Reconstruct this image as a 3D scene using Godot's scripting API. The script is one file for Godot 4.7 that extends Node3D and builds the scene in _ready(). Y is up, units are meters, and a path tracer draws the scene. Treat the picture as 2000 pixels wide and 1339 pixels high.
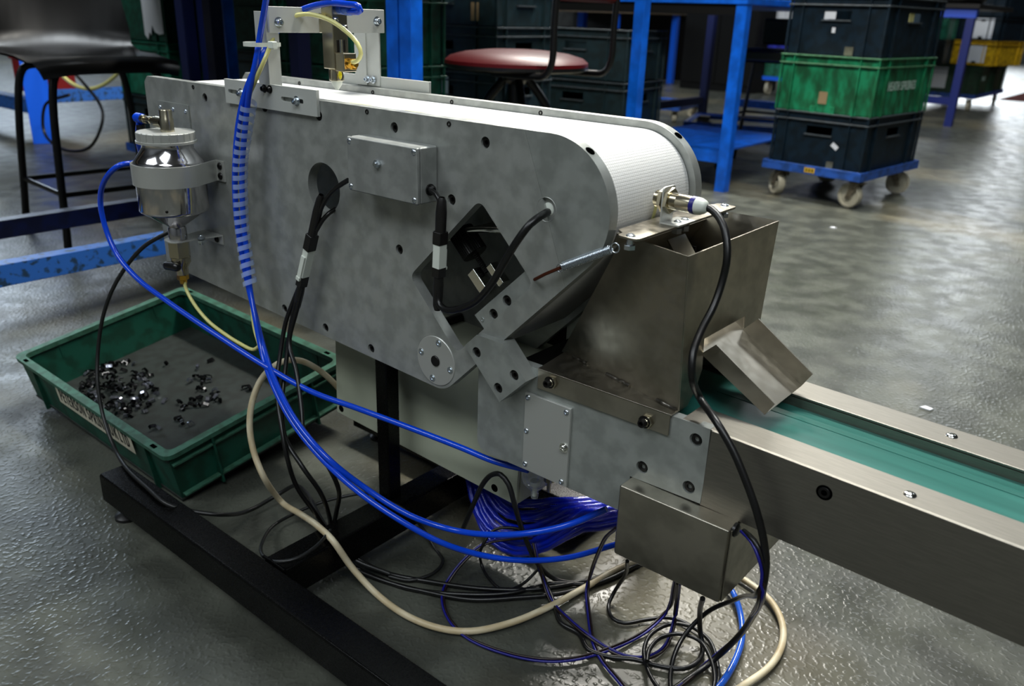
extends Node3D
# A belt feeder on a black stand in a spring factory. x runs along the machine, y up, z towards the camera side. Metres.

var M := {}
var used := {}
var rng := RandomNumberGenerator.new()


# ---------------------------------------------------------------- mesh building
class MB:
	var v := PackedVector3Array()
	var n := PackedVector3Array()
	var u := PackedVector2Array()

	func tri(a: Vector3, b: Vector3, c: Vector3, na: Vector3, nb: Vector3, nc: Vector3, ua := Vector2.ZERO, ub := Vector2.ZERO, uc := Vector2.ZERO) -> void:
		var g := (b - a).cross(c - a)
		if g.length_squared() < 1e-18:
			return
		if g.dot(na + nb + nc) > 0.0:
			v.append_array([a, c, b]); n.append_array([na, nc, nb]); u.append_array([ua, uc, ub])
		else:
			v.append_array([a, b, c]); n.append_array([na, nb, nc]); u.append_array([ua, ub, uc])

	func quad(a: Vector3, b: Vector3, c: Vector3, d: Vector3, na: Vector3, nb: Vector3, nc: Vector3, nd: Vector3, ua := Vector2.ZERO, ub := Vector2.ZERO, uc := Vector2.ZERO, ud := Vector2.ZERO) -> void:
		tri(a, b, c, na, nb, nc, ua, ub, uc)
		tri(a, c, d, na, nc, nd, ua, uc, ud)

	func flat(a: Vector3, b: Vector3, c: Vector3, d: Vector3, out: Vector3) -> void:
		var g := (b - a).cross(c - a)
		if g.length_squared() < 1e-18:
			g = (c - a).cross(d - a)
		g = g.normalized()
		if g.dot(out) < 0.0:
			g = -g
		quad(a, b, c, d, g, g, g, g, Vector2(0, 0), Vector2(1, 0), Vector2(1, 1), Vector2(0, 1))

	# a box with chamfered, softly shaded edges; c is its centre
	func box(c: Vector3, s: Vector3, bev := 0.0, t := Transform3D()) -> MB:
		var h := s * 0.5
		var b: float = minf(bev, minf(h.x, minf(h.y, h.z)) * 0.9)
		for ax in 3:
			var i := (ax + 1) % 3
			var j := (ax + 2) % 3
			for sg in [-1.0, 1.0]:
				var nn := Vector3.ZERO
				nn[ax] = sg
				var p := []
				for q in [[-1, -1], [1, -1], [1, 1], [-1, 1]]:
					var w := Vector3.ZERO
					w[ax] = sg * h[ax]
					w[i] = q[0] * (h[i] - b)
					w[j] = q[1] * (h[j] - b)
					p.append(t * (c + w))
				var wn: Vector3 = (t.basis * nn).normalized()
				quad(p[0], p[1], p[2], p[3], wn, wn, wn, wn, Vector2(0, 0), Vector2(1, 0), Vector2(1, 1), Vector2(0, 1))
				if b > 0.0:
					for s2 in [-1.0, 1.0]:
						# edge between +ax face and the +i face
						var n2 := Vector3.ZERO
						n2[i] = s2
						var e := []
						for k in [[0, -1.0], [0, 1.0], [1, 1.0], [1, -1.0]]:
							var w := Vector3.ZERO
							w[ax] = sg * (h[ax] - (b if k[0] == 1 else 0.0))
							w[i] = s2 * (h[i] - (b if k[0] == 0 else 0.0))
							w[j] = k[1] * (h[j] - b)
							e.append(t * (c + w))
						var m2: Vector3 = (t.basis * n2).normalized()
						quad(e[0], e[1], e[2], e[3], wn, wn, m2, m2)
		if b > 0.0:
			for sx in [-1.0, 1.0]:
				for sy in [-1.0, 1.0]:
					for sz in [-1.0, 1.0]:
						var q := Vector3(sx * h.x, sy * h.y, sz * h.z)
						var o := Vector3(sx * b, sy * b, sz * b)
						tri(t * (c + q - Vector3(0, o.y, o.z)), t * (c + q - Vector3(o.x, 0, o.z)), t * (c + q - Vector3(o.x, o.y, 0)), t.basis * Vector3(sx, 0, 0), t.basis * Vector3(0, sy, 0), t.basis * Vector3(0, 0, sz))
		return self

	# box from corner to corner
	func bb(a: Vector3, b: Vector3, bev := 0.0, t := Transform3D()) -> MB:
		return box((a + b) * 0.5, (b - a).abs(), bev, t)

	# outline in the xy plane of t, from z0 (back) to z1 (front), the two rims chamfered
	func prism(poly_in: PackedVector2Array, z0: float, z1: float, bev := 0.0, t := Transform3D(), smooth := 0.9) -> MB:
		var poly := poly_in.duplicate()
		if Geometry2D.is_polygon_clockwise(poly):
			poly.reverse()
		var k := poly.size()
		var en := PackedVector2Array()
		for i in k:
			var d := (poly[(i + 1) % k] - poly[i]).normalized()
			en.append(Vector2(d.y, -d.x))
		var inner := PackedVector2Array()
		var va := []
		var vb := []
		for i in k:
			var a := en[(i + k - 1) % k]
			var b := en[i]
			var m := (a + b)
			m = m / maxf(0.3, m.length_squared()) * 2.0
			inner.append(poly[i] - m * bev)
			if a.dot(b) > smooth:
				va.append((a + b).normalized()); vb.append((a + b).normalized())
			else:
				va.append(a); vb.append(b)
		var idx := Geometry2D.triangulate_polygon(inner)
		for side in [[z1, 1.0], [z0, -1.0]]:
			var nn: Vector3 = (t.basis * Vector3(0, 0, side[1])).normalized()
			for i in range(0, idx.size(), 3):
				var a := inner[idx[i]]
				var b := inner[idx[i + 1]]
				var c := inner[idx[i + 2]]
				tri(t * Vector3(a.x, a.y, side[0]), t * Vector3(b.x, b.y, side[0]), t * Vector3(c.x, c.y, side[0]), nn, nn, nn, a, b, c)
			if bev > 0.0:
				for i in k:
					var j := (i + 1) % k
					var n0: Vector3 = (t.basis * Vector3(vb[i].x, vb[i].y, 0)).normalized()
					var n1: Vector3 = (t.basis * Vector3(va[j].x, va[j].y, 0)).normalized()
					var zz: float = side[0] - side[1] * bev
					quad(t * Vector3(inner[i].x, inner[i].y, side[0]), t * Vector3(inner[j].x, inner[j].y, side[0]), t * Vector3(poly[j].x, poly[j].y, zz), t * Vector3(poly[i].x, poly[i].y, zz), nn, nn, n1, n0)
		for i in k:
			var j := (i + 1) % k
			var n0: Vector3 = (t.basis * Vector3(vb[i].x, vb[i].y, 0)).normalized()
			var n1: Vector3 = (t.basis * Vector3(va[j].x, va[j].y, 0)).normalized()
			quad(t * Vector3(poly[i].x, poly[i].y, z0 + bev), t * Vector3(poly[j].x, poly[j].y, z0 + bev), t * Vector3(poly[j].x, poly[j].y, z1 - bev), t * Vector3(poly[i].x, poly[i].y, z1 - bev), n0, n1, n1, n0)
		return self

	# profile of (radius, height) turned about the y axis of t
	func lathe(prof: Array, seg := 32, t := Transform3D(), soft := 0.75) -> MB:
		var k := prof.size()
		var sn := []
		for i in k - 1:
			var d: Vector2 = (prof[i + 1] - prof[i])
			sn.append(Vector2(d.y, -d.x).normalized() if d.length() > 1e-7 else Vector2(1, 0))
		var tot := 0.0
		for i in k - 1:
			var a: Vector2 = prof[i]
			var b: Vector2 = prof[i + 1]
			var l := (b - a).length()
			if l < 1e-7:
				continue
			var na: Vector2 = sn[i]
			var nb: Vector2 = sn[i]
			if i > 0 and sn[i - 1].dot(sn[i]) > soft:
				na = (sn[i - 1] + sn[i]).normalized()
			if i < k - 2 and sn[i + 1].dot(sn[i]) > soft:
				nb = (sn[i + 1] + sn[i]).normalized()
			for s in seg:
				var f0 := TAU * s / seg
				var f1 := TAU * (s + 1) / seg
				var c0 := Vector2(cos(f0), sin(f0))
				var c1 := Vector2(cos(f1), sin(f1))
				quad(t * Vector3(a.x * c0.x, a.y, a.x * c0.y), t * Vector3(a.x * c1.x, a.y, a.x * c1.y), t * Vector3(b.x * c1.x, b.y, b.x * c1.y), t * Vector3(b.x * c0.x, b.y, b.x * c0.y),
					(t.basis * Vector3(na.x * c0.x, na.y, na.x * c0.y)).normalized(), (t.basis * Vector3(na.x * c1.x, na.y, na.x * c1.y)).normalized(), (t.basis * Vector3(nb.x * c1.x, nb.y, nb.x * c1.y)).normalized(), (t.basis * Vector3(nb.x * c0.x, nb.y, nb.x * c0.y)).normalized(),
					Vector2(float(s) / seg, tot), Vector2(float(s + 1) / seg, tot), Vector2(float(s + 1) / seg, tot + l), Vector2(float(s) / seg, tot + l))
			tot += l
		return self

	# round bar along a path
	func tube(path: PackedVector3Array, r: float, seg := 8, closed := false, caps := true) -> MB:
		var k := path.size()
		var tg := PackedVector3Array()
		for i in k:
			var a := path[(i + k - 1) % k] if closed or i > 0 else path[i]
			var b := path[(i + 1) % k] if closed or i < k - 1 else path[i]
			tg.append((b - a).normalized())
		var up := Vector3.UP if absf(tg[0].y) < 0.9 else Vector3.RIGHT
		var x := tg[0].cross(up).normalized()
		var rings := []
		var norms := []
		for i in k:
			x = (x - tg[i] * x.dot(tg[i])).normalized()
			var y := tg[i].cross(x)
			var ring := PackedVector3Array()
			var nr := PackedVector3Array()
			for s in seg:
				var f := TAU * s / seg
				var d := x * cos(f) + y * sin(f)
				nr.append(d)
				ring.append(path[i] + d * r)
			rings.append(ring); norms.append(nr)
		var len := 0.0
		for i in (k if closed else k - 1):
			var j := (i + 1) % k
			var l := path[i].distance_to(path[j])
			for s in seg:
				var s2 := (s + 1) % seg
				quad(rings[i][s], rings[i][s2], rings[j][s2], rings[j][s], norms[i][s], norms[i][s2], norms[j][s2], norms[j][s], Vector2(float(s) / seg, len), Vector2(float(s + 1) / seg, len), Vector2(float(s + 1) / seg, len + l), Vector2(float(s) / seg, len + l))
			len += l
		if caps and not closed:
			for e in [0, k - 1]:
				var d: Vector3 = -tg[0] if e == 0 else tg[k - 1]
				for s in seg:
					tri(path[e], rings[e][s], rings[e][(s + 1) % seg], d, d, d)
		return self

	func mesh() -> ArrayMesh:
		var a := []
		a.resize(Mesh.ARRAY_MAX)
		a[Mesh.ARRAY_VERTEX] = v
		a[Mesh.ARRAY_NORMAL] = n
		a[Mesh.ARRAY_TEX_UV] = u
		var m := ArrayMesh.new()
		m.add_surface_from_arrays(Mesh.PRIMITIVE_TRIANGLES, a)
		return m


func curve(pts: PackedVector3Array, step := 0.012, closed := false) -> PackedVector3Array:
	var out := PackedVector3Array()
	var k := pts.size()
	for i in (k if closed else k - 1):
		var p1 := pts[i]
		var p2 := pts[(i + 1) % k]
		var p0 := pts[(i + k - 1) % k] if closed or i > 0 else p1 * 2.0 - p2
		var p3 := pts[(i + 2) % k] if closed or i < k - 2 else p2 * 2.0 - p1
		var m: int = clampi(int(ceil(p1.distance_to(p2) / step)), 1, 24)
		for s in m:
			# centripetal spacing keeps the cable from overshooting
			var t := float(s) / m
			var d1: float = maxf(sqrt(p0.distance_to(p1)), 1e-4)
			var d2: float = maxf(sqrt(p1.distance_to(p2)), 1e-4)
			var d3: float = maxf(sqrt(p2.distance_to(p3)), 1e-4)
			var t1 := (p1 - p0) / d1 - (p2 - p0) / (d1 + d2) + (p2 - p1) / d2
			var t2 := (p2 - p1) / d2 - (p3 - p1) / (d2 + d3) + (p3 - p2) / d3
			t1 *= d2
			t2 *= d2
			var tt := t * t
			var ttt := tt * t
			out.append(p1 * (2 * ttt - 3 * tt + 1) + t1 * (ttt - 2 * tt + t) + p2 * (-2 * ttt + 3 * tt) + t2 * (ttt - tt))
	if not closed:
		out.append(pts[k - 1])
	return out


func mm(a: Array) -> PackedVector3Array:
	var out := PackedVector3Array()
	for p in a:
		out.append(Vector3(p[0], p[1], p[2]) * 0.001)
	return out


func v3(x: float, y: float, z: float) -> Vector3:
	return Vector3(x, y, z)


func at(p: Vector3, e := Vector3.ZERO) -> Transform3D:
	return Transform3D(Basis.from_euler(e * PI / 180.0), p)


# a frame at p whose y axis points along d
func along(p: Vector3, d: Vector3) -> Transform3D:
	var y := d.normalized()
	var x := y.cross(Vector3.UP if absf(y.y) < 0.95 else Vector3.RIGHT).normalized()
	return Transform3D(Basis(x, y, x.cross(y)), p)


func ngon(r: float, k: int, turn := 0.0) -> PackedVector2Array:
	var out := PackedVector2Array()
	for i in k:
		out.append(Vector2(cos(turn + TAU * i / k), sin(turn + TAU * i / k)) * r)
	return out


# round the corners of an outline
func rounded(p: PackedVector2Array, r: Variant, seg := 5) -> PackedVector2Array:
	var out := PackedVector2Array()
	var k := p.size()
	for i in k:
		var rr: float = r[i] if r is Array else r
		var a := (p[(i + k - 1) % k] - p[i])
		var b := (p[(i + 1) % k] - p[i])
		if rr <= 0.0:
			out.append(p[i])
			continue
		var half := absf(a.angle_to(b)) * 0.5
		var d: float = minf(rr / tan(half), minf(a.length(), b.length()) * 0.49)
		var pa := p[i] + a.normalized() * d
		var pb := p[i] + b.normalized() * d
		for s in seg + 1:
			var t := float(s) / seg
			out.append(pa.lerp(p[i], t).lerp(p[i].lerp(pb, t), t))
	return out


func rect(x0: float, y0: float, x1: float, y1: float) -> PackedVector2Array:
	return PackedVector2Array([Vector2(x0, y0), Vector2(x1, y0), Vector2(x1, y1), Vector2(x0, y1)])


# ---------------------------------------------------------------- things and parts
func numbered(called: String) -> String:
	var k: int = used.get(called, 0)
	used[called] = k + 1
	return called if k == 0 else "%s_%03d" % [called, k]


func tag(o: Node3D, label: String, category: String, group := "") -> Node3D:
	o.set_meta("label", label)
	o.set_meta("category", category)
	if group:
		o.set_meta("group", group)
	return o


func thing(called: String, label: String, category: String, where: Vector3, turn := 0.0, group := "") -> Node3D:
	var o := Node3D.new()
	o.name = numbered(called)
	add_child(o)
	o.transform = Transform3D(Basis(Vector3.UP, deg_to_rad(turn)), where)
	return tag(o, label, category, group)


func world_of(o: Node3D) -> Transform3D:
	var t := o.transform
	var p := o.get_parent()
	while p != self and p is Node3D:
		t = p.transform * t
		p = p.get_parent()
	return t


# a part whose shape is given in world coordinates
func part(parent: Node3D, called: String, b: Variant, mat: Material) -> MeshInstance3D:
	var o := MeshInstance3D.new()
	o.name = called
	o.mesh = b.mesh() if b is MB else b
	o.material_override = mat
	parent.add_child(o, true)
	o.transform = world_of(parent).affine_inverse()
	return o


# a part whose shape is given in its thing's own coordinates
func own(parent: Node3D, called: String, b: Variant, mat: Material, t := Transform3D()) -> MeshInstance3D:
	var o := MeshInstance3D.new()
	o.name = called
	o.mesh = b.mesh() if b is MB else b
	o.material_override = mat
	parent.add_child(o, true)
	o.transform = t
	return o


# a shared mesh at a place in the world
func put(parent: Node3D, called: String, m: Mesh, mat: Material, t: Transform3D) -> MeshInstance3D:
	var o := own(parent, called, m, mat)
	o.transform = world_of(parent).affine_inverse() * t
	return o


# a thing that is a single mesh, its origin at its base
func solo(called: String, label: String, category: String, b: MB, mat: Material, where: Vector3, group := "") -> MeshInstance3D:
	var o := MeshInstance3D.new()
	o.name = numbered(called)
	for i in b.v.size():
		b.v[i] -= where
	o.mesh = b.mesh()
	o.material_override = mat
	add_child(o)
	o.position = where
	tag(o, label, category, group)
	return o


func struct(called: String, b: MB, mat: Material, parent: Node3D = null) -> MeshInstance3D:
	var o := MeshInstance3D.new()
	o.name = called
	o.mesh = b.mesh()
	o.material_override = mat
	(parent if parent else self).add_child(o, true)
	if parent == null:
		o.set_meta("kind", "structure")
	return o


# ---------------------------------------------------------------- materials
func noise(freq: float, type := FastNoiseLite.TYPE_SIMPLEX_SMOOTH, oct := 4, seed_ := 1, size := 512, lo := 0.0, hi := 1.0, contrast := Vector2(0, 1)) -> NoiseTexture2D:
	var f := FastNoiseLite.new()
	f.noise_type = type
	f.frequency = freq
	f.fractal_octaves = oct
	f.seed = seed_
	var t := NoiseTexture2D.new()
	t.width = size
	t.height = size
	t.seamless = true
	t.noise = f
	var g := Gradient.new()
	g.offsets = PackedFloat32Array([contrast.x, contrast.y])
	g.colors = PackedColorArray([Color(lo, lo, lo), Color(hi, hi, hi)])
	t.color_ramp = g
	return t


func tinted(freq: float, a: Color, b: Color, oct := 4, seed_ := 1, contrast := Vector2(0.25, 0.75), size := 512) -> NoiseTexture2D:
	var t := noise(freq, FastNoiseLite.TYPE_SIMPLEX_SMOOTH, oct, seed_, size)
	t.color_ramp.offsets = PackedFloat32Array([contrast.x, contrast.y])
	t.color_ramp.colors = PackedColorArray([a, b])
	return t


func mat(c: Color, rough := 0.5, metal := 0.0, spec := 0.5) -> StandardMaterial3D:
	var m := StandardMaterial3D.new()
	m.albedo_color = c
	m.roughness = rough
	m.metallic = metal
	m.metallic_specular = spec
	return m


func skin(m: StandardMaterial3D, albedo: Texture2D, scale := Vector3.ONE, rough: Texture2D = null, height: Texture2D = null, hs := 0.0, world := false) -> StandardMaterial3D:
	m.uv1_triplanar = true
	m.uv1_world_triplanar = world
	m.uv1_scale = scale
	m.uv1_triplanar_sharpness = 4.0
	if albedo:
		m.albedo_texture = albedo
	if rough:
		m.roughness_texture = rough
		m.roughness_texture_channel = BaseMaterial3D.TEXTURE_CHANNEL_RED
	if height:
		m.heightmap_enabled = true
		m.heightmap_texture = height
		m.heightmap_scale = hs
	return m


# ---------------------------------------------------------------- the scene
func _ready() -> void:
	rng.seed = 7
	# camera: 0.78 m up, looking down across the machine
	var yaw := deg_to_rad(-38.966)
	var pitch := deg_to_rad(21.7)
	var roll := deg_to_rad(1.918)
	var fw := v3(sin(yaw) * cos(pitch), -sin(pitch), -cos(yaw) * cos(pitch))
	var ri := fw.cross(Vector3.UP).normalized()
	var up := ri.cross(fw)
	var cam := Camera3D.new()
	cam.name = "camera"
	cam.near = 0.05
	cam.far = 80.0
	cam.fov = 44.78
	var lens := CameraAttributesPhysical.new()
	lens.frustum_focal_length = 29.13
	lens.frustum_focus_distance = 1.02
	lens.exposure_aperture = 6.5
	cam.attributes = lens
	add_child(cam)
	cam.transform = Transform3D(Basis(ri * cos(roll) + up * sin(roll), up * cos(roll) - ri * sin(roll), -fw), v3(0, 0.78, 0))
	cam.fov = 44.78
	cam.current = true

	var env := Environment.new()
	env.background_mode = Environment.BG_COLOR
	env.background_color = Color(0.75, 0.85, 1.0)
	env.background_energy_multiplier = 1.0
	env.tonemap_mode = Environment.TONE_MAPPER_LINEAR
	env.tonemap_exposure = 1.0
	env.sdfgi_enabled = true
	env.ssao_enabled = true
	env.ssil_enabled = true
	var we := WorldEnvironment.new()
	we.name = "environment"
	we.environment = env
	add_child(we)

	# daylight through the two windows, skylights in the roof, fluorescent lamps over the benches
	var day := Color(0.95, 0.98, 1.0)
	area("window_daylight", v3(-5.4, 3.9, -23.8), Vector3(0, 180, 0), Vector2(3.6, 5.0), 40.0, day)
	area("side_daylight", v3(-15.8, 4.6, -4.6), Vector3(0, -90, 0), Vector2(5.0, 3.0), 34.0, Color(0.86, 0.93, 1.0))
	for s in SKY:
		area("roof_daylight", v3(s[0], 6.93, s[1]), Vector3(-90, 0, 0), Vector2(s[3], s[4]), s[2], day)

	materials()
	room()
	stand()
	cabinet()
	feeder()
	conveyor()
	hopper()
	gantry()
	reservoir()
	tray()
	cables()
	crates()
	benches()
	seats()
	far_things()


const SKY := [[-6.4, -8.6, 9.0, 2.4, 1.4], [-0.6, -3.4, 30.0, 2.4, 1.4], [-11.0, -3.5, 10.0, 2.4, 1.4], [1.5, -11.0, 7.0, 2.4, 1.4], [-5.6, -15.0, 6.0, 2.4, 1.4], [3.2, 3.4, 36.0, 4.4, 3.2], [-3.4, 4.6, 30.0, 4.4, 3.2]]
const LAMPS := [[-2.45, 2.75, -3.75, 0.0, 18.0], [-0.95, 2.75, -1.75, 0.0, 9.0]]


func area(called: String, p: Vector3, e: Vector3, s: Vector2, energy: float, c := Color.WHITE) -> void:
	var l := AreaLight3D.new()
	l.name = called
	l.area_size = s
	l.light_energy = energy
	l.light_color = c
	l.shadow_enabled = true
	l.area_range = 60.0
	l.area_attenuation = 2.0
	add_child(l, true)
	l.transform = at(p, e)


func materials() -> void:
	var mottle := tinted(0.012, Color(0.90, 0.905, 0.90), Color(1, 1, 1), 4, 3, Vector2(0.3, 0.7))
	var grain := noise(0.05, FastNoiseLite.TYPE_SIMPLEX_SMOOTH, 3, 5, 512, 0.75, 1.0, Vector2(0.2, 0.8))
	var brushed := tinted(0.05, Color(0.95, 0.95, 0.95), Color(1, 1, 1), 3, 5)
	var rmap := noise(0.02, FastNoiseLite.TYPE_SIMPLEX_SMOOTH, 4, 9, 512, 0.7, 1.0, Vector2(0.25, 0.75))
	var fine := noise(0.2, FastNoiseLite.TYPE_SIMPLEX_SMOOTH, 2, 11, 512)
	M.plate = skin(mat(Color(0.66, 0.67, 0.655), 0.46, 0.55), mottle, Vector3.ONE * 4.0, rmap)
	M.plate2 = skin(mat(Color(0.64, 0.655, 0.64), 0.44, 0.55), mottle, Vector3.ONE * 4.0, rmap)
	M.inox = skin(mat(Color(0.68, 0.655, 0.605), 0.40, 1.0), mottle, Vector3(2.5, 3.0, 2.5), grain)
	M.inox_beam = skin(mat(Color(0.56, 0.545, 0.51), 0.47, 1.0), brushed, Vector3(1.0, 14.0, 14.0))
	M.cast = skin(mat(Color(0.64, 0.65, 0.64), 0.48, 0.6), mottle, Vector3.ONE * 4.0, null, fine, 0.006)
	M.alu = mat(Color(0.74, 0.745, 0.725), 0.40, 0.6)
	M.alu_white = mat(Color(0.72, 0.73, 0.71), 0.5, 0.3)
	M.polish = mat(Color(0.80, 0.79, 0.80), 0.11, 1.0)
	M.chrome = mat(Color(0.86, 0.86, 0.84), 0.12, 1.0)
	M.nickel = mat(Color(0.74, 0.71, 0.62), 0.22, 1.0)
	M.brass = mat(Color(0.85, 0.66, 0.25), 0.25, 1.0)
	M.zinc = mat(Color(0.80, 0.83, 0.86), 0.25, 1.0)
	M.black_steel = mat(Color(0.055, 0.05, 0.048), 0.35, 0.3)
	M.dark_hole = mat(Color(0.012, 0.012, 0.012), 0.9, 0.0, 0.0)
	M.steel_dark = mat(Color(0.12, 0.115, 0.11), 0.4, 0.6)
	M.weld = skin(mat(Color(0.55, 0.53, 0.5), 0.3, 1.0), mottle, Vector3.ONE * 60.0)
	var weave := Image.create(64, 64, false, Image.FORMAT_RGB8)
	var wh := Image.create(64, 64, false, Image.FORMAT_RGB8)
	for y in 64:
		for x in 64:
			var thread: bool = x % 16 < 2 or y % 16 < 2
			var c := 0.86 if thread else 0.99
			weave.set_pixel(x, y, Color(c, c, c))
			wh.set_pixel(x, y, Color.BLACK if thread else Color.WHITE)
	var belt := mat(Color(0.86, 0.86, 0.85), 0.65)
	belt.albedo_texture = ImageTexture.create_from_image(weave)
	belt.heightmap_enabled = true
	belt.heightmap_texture = ImageTexture.create_from_image(wh)
	belt.heightmap_scale = 0.02
	belt.uv1_scale = Vector3(70, 70, 1)
	M.belt = belt
	M.stain = mat(Color(0.80, 0.80, 0.55), 0.6)
	M.green_belt = skin(mat(Color(0.16, 0.385, 0.35), 0.32), tinted(0.01, Color(0.86, 0.9, 0.9), Color(1, 1, 1)), Vector3(0.6, 8, 8))
	M.black_paint = skin(mat(Color(0.016, 0.016, 0.016), 0.30, 0.0, 0.32), null, Vector3.ONE * 10.0, grain, fine, 0.004)
	M.cream = skin(mat(Color(0.66, 0.68, 0.60), 0.5), tinted(0.01, Color(0.95, 0.95, 0.95), Color(1, 1, 1)), Vector3.ONE * 2.0)
	M.floor = floor_material()
	var dirt := tinted(0.014, Color(0.80, 0.79, 0.76), Color(1, 1, 1), 5, 21, Vector2(0.3, 0.62))
	M.tray_green = skin(mat(Color(0.03, 0.26, 0.20), 0.5), dirt, Vector3.ONE * 3.0, null)
	M.tray_rim = skin(mat(Color(0.19, 0.36, 0.29), 0.55), dirt, Vector3.ONE * 5.0, null)
	M.tray_floor = skin(mat(Color(0.105, 0.13, 0.115), 0.6), dirt, Vector3.ONE * 4.0, null)
	M.crate_navy = skin(mat(Color(0.035, 0.105, 0.15), 0.5, 0.0, 0.35), dirt, Vector3.ONE * 2.0, null)
	M.crate_green = skin(mat(Color(0.035, 0.47, 0.31), 0.5), tinted(0.012, Color(0.50, 0.58, 0.50), Color(1, 1, 1), 5, 8), Vector3(2.5, 1.2, 2.5), null)
	M.crate_teal = skin(mat(Color(0.05, 0.38, 0.29), 0.5), dirt, Vector3.ONE * 2.0, null)
	M.crate_dark = skin(mat(Color(0.05, 0.13, 0.15), 0.5), dirt, Vector3.ONE * 2.0, null)
	M.crate_yellow = skin(mat(Color(0.78, 0.62, 0.05), 0.5), dirt, Vector3.ONE * 2.0, null)
	M.crate_blue = skin(mat(Color(0.10, 0.14, 0.62), 0.5), dirt, Vector3.ONE * 2.0, null)
	M.ledge = skin(mat(Color(0.34, 0.34, 0.28), 0.7), dirt, Vector3.ONE * 4.0, null)
	M.blue_paint = skin(mat(Color(0.03, 0.38, 0.84), 0.35), tinted(0.01, Color(0.82, 0.82, 0.82), Color(1, 1, 1)), Vector3.ONE * 2.0)
	M.blue_worn = skin(mat(Color(0.12, 0.34, 0.64), 0.5), tinted(0.02, Color(0.72, 0.58, 0.46), Color(1, 1, 1), 5, 4, Vector2(0.28, 0.46)), Vector3.ONE * 3.0)
	M.navy_paint = mat(Color(0.02, 0.06, 0.22), 0.4)
	M.wood = skin(mat(Color(0.36, 0.30, 0.22), 0.6), tinted(0.02, Color(0.7, 0.66, 0.6), Color(1, 1, 1)), Vector3(1, 8, 8))
	M.black_plastic = mat(Color(0.035, 0.036, 0.038), 0.33)
	M.black_rubber = mat(Color(0.028, 0.027, 0.026), 0.38)
	M.brown_wire = mat(Color(0.10, 0.045, 0.03), 0.4)
	M.blue_wire = mat(Color(0.06, 0.06, 0.42), 0.38)
	M.blue_tube = mat(Color(0.01, 0.25, 0.78), 0.2)
	M.blue_tube.subsurf_scatter_enabled = true
	M.blue_tube.subsurf_scatter_strength = 0.1
	M.sky_tube = mat(Color(0.13, 0.33, 0.72), 0.18)
	M.yellow_tube = mat(Color(0.80, 0.78, 0.50), 0.25)
	M.white_plastic = mat(Color(0.80, 0.82, 0.78), 0.4)
	M.white_cable = skin(mat(Color(0.80, 0.76, 0.65), 0.45), tinted(0.01, Color(0.88, 0.84, 0.78), Color(1, 1, 1)), Vector3.ONE * 3.0)
	M.spiral = mat(Color(0.62, 0.70, 0.86, 0.55), 0.35)
	M.spiral.transparency = BaseMaterial3D.TRANSPARENCY_ALPHA
	M.clear = mat(Color(0.90, 0.93, 0.92, 0.12), 0.05)
	M.clear.transparency = BaseMaterial3D.TRANSPARENCY_ALPHA
	M.paper = mat(Color(0.80, 0.81, 0.83), 0.8)
	M.ink = mat(Color(0.04, 0.04, 0.05), 0.7)
	M.chalk = mat(Color(0.62, 0.70, 0.66), 0.8)
	M.red_seat = mat(Color(0.30, 0.02, 0.045), 0.42, 0.0, 0.35)
	M.red_bin = mat(Color(0.52, 0.03, 0.05), 0.45)
	M.red_brown = skin(mat(Color(0.17, 0.035, 0.025), 0.5), dirt, Vector3.ONE * 3.0)
	M.nylon = mat(Color(0.62, 0.60, 0.53), 0.4)
	M.castor = skin(mat(Color(0.42, 0.39, 0.33), 0.5, 0.4), dirt, Vector3.ONE * 6.0)
	M.yellow_label = mat(Color(0.75, 0.6, 0.02), 0.6)
	M.yellow_paint = mat(Color(0.72, 0.60, 0.12), 0.6)
	M.copper = mat(Color(0.42, 0.22, 0.15), 0.4, 0.8)
	M.cardboard = mat(Color(0.50, 0.42, 0.30), 0.8)
	M.purple = mat(Color(0.25, 0.22, 0.50), 0.3, 0.3)
	M.clip = mat(Color(0.05, 0.05, 0.055), 0.25, 0.6)
	M.clip_bright = mat(Color(0.55, 0.56, 0.60), 0.22, 0.9)
	M.grey_rubber = mat(Color(0.075, 0.078, 0.075), 0.45)
	M.sleeve = mat(Color(0.06, 0.055, 0.052), 0.4)
	M.coil_tube = mat(Color(0.01, 0.15, 0.78, 0.55), 0.08)
	M.coil_tube.transparency = BaseMaterial3D.TRANSPARENCY_ALPHA
	M.black_metal = mat(Color(0.02, 0.02, 0.022), 0.35)
	M.blue_paint_light = skin(mat(Color(0.12, 0.30, 0.62), 0.45), dirt, Vector3.ONE * 2.0)
	M.blue_bright = mat(Color(0.05, 0.36, 0.88), 0.4)
	M.navy_blue = mat(Color(0.03, 0.10, 0.36), 0.4)
	M.navy_rail = skin(mat(Color(0.02, 0.085, 0.28), 0.45), dirt, Vector3.ONE * 2.0)
	M.blue_rail = mat(Color(0.10, 0.26, 0.68), 0.45)
	M.crate_deep = skin(mat(Color(0.03, 0.22, 0.11), 0.5), dirt, Vector3.ONE * 2.0)
	M.crate_edge = skin(mat(Color(0.20, 0.23, 0.25), 0.6), dirt, Vector3.ONE * 3.0)
	M.green_edge = skin(mat(Color(0.22, 0.42, 0.28), 0.6), dirt, Vector3.ONE * 3.0)
	M.wall = skin(mat(Color(0.40, 0.41, 0.41), 0.8), tinted(0.01, Color(0.85, 0.85, 0.85), Color(1, 1, 1)), Vector3.ONE * 0.5)
	M.ceiling = mat(Color(0.55, 0.55, 0.54), 0.8)
	M.red_floor = mat(Color(0.34, 0.15, 0.13), 0.95, 0.0, 0.1)
	M.glow_day = mat(Color(0.9, 0.95, 1.0), 0.4)
	M.glow_day.emission_enabled = true
	M.glow_day.emission = Color(0.95, 0.98, 1.0)
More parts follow.
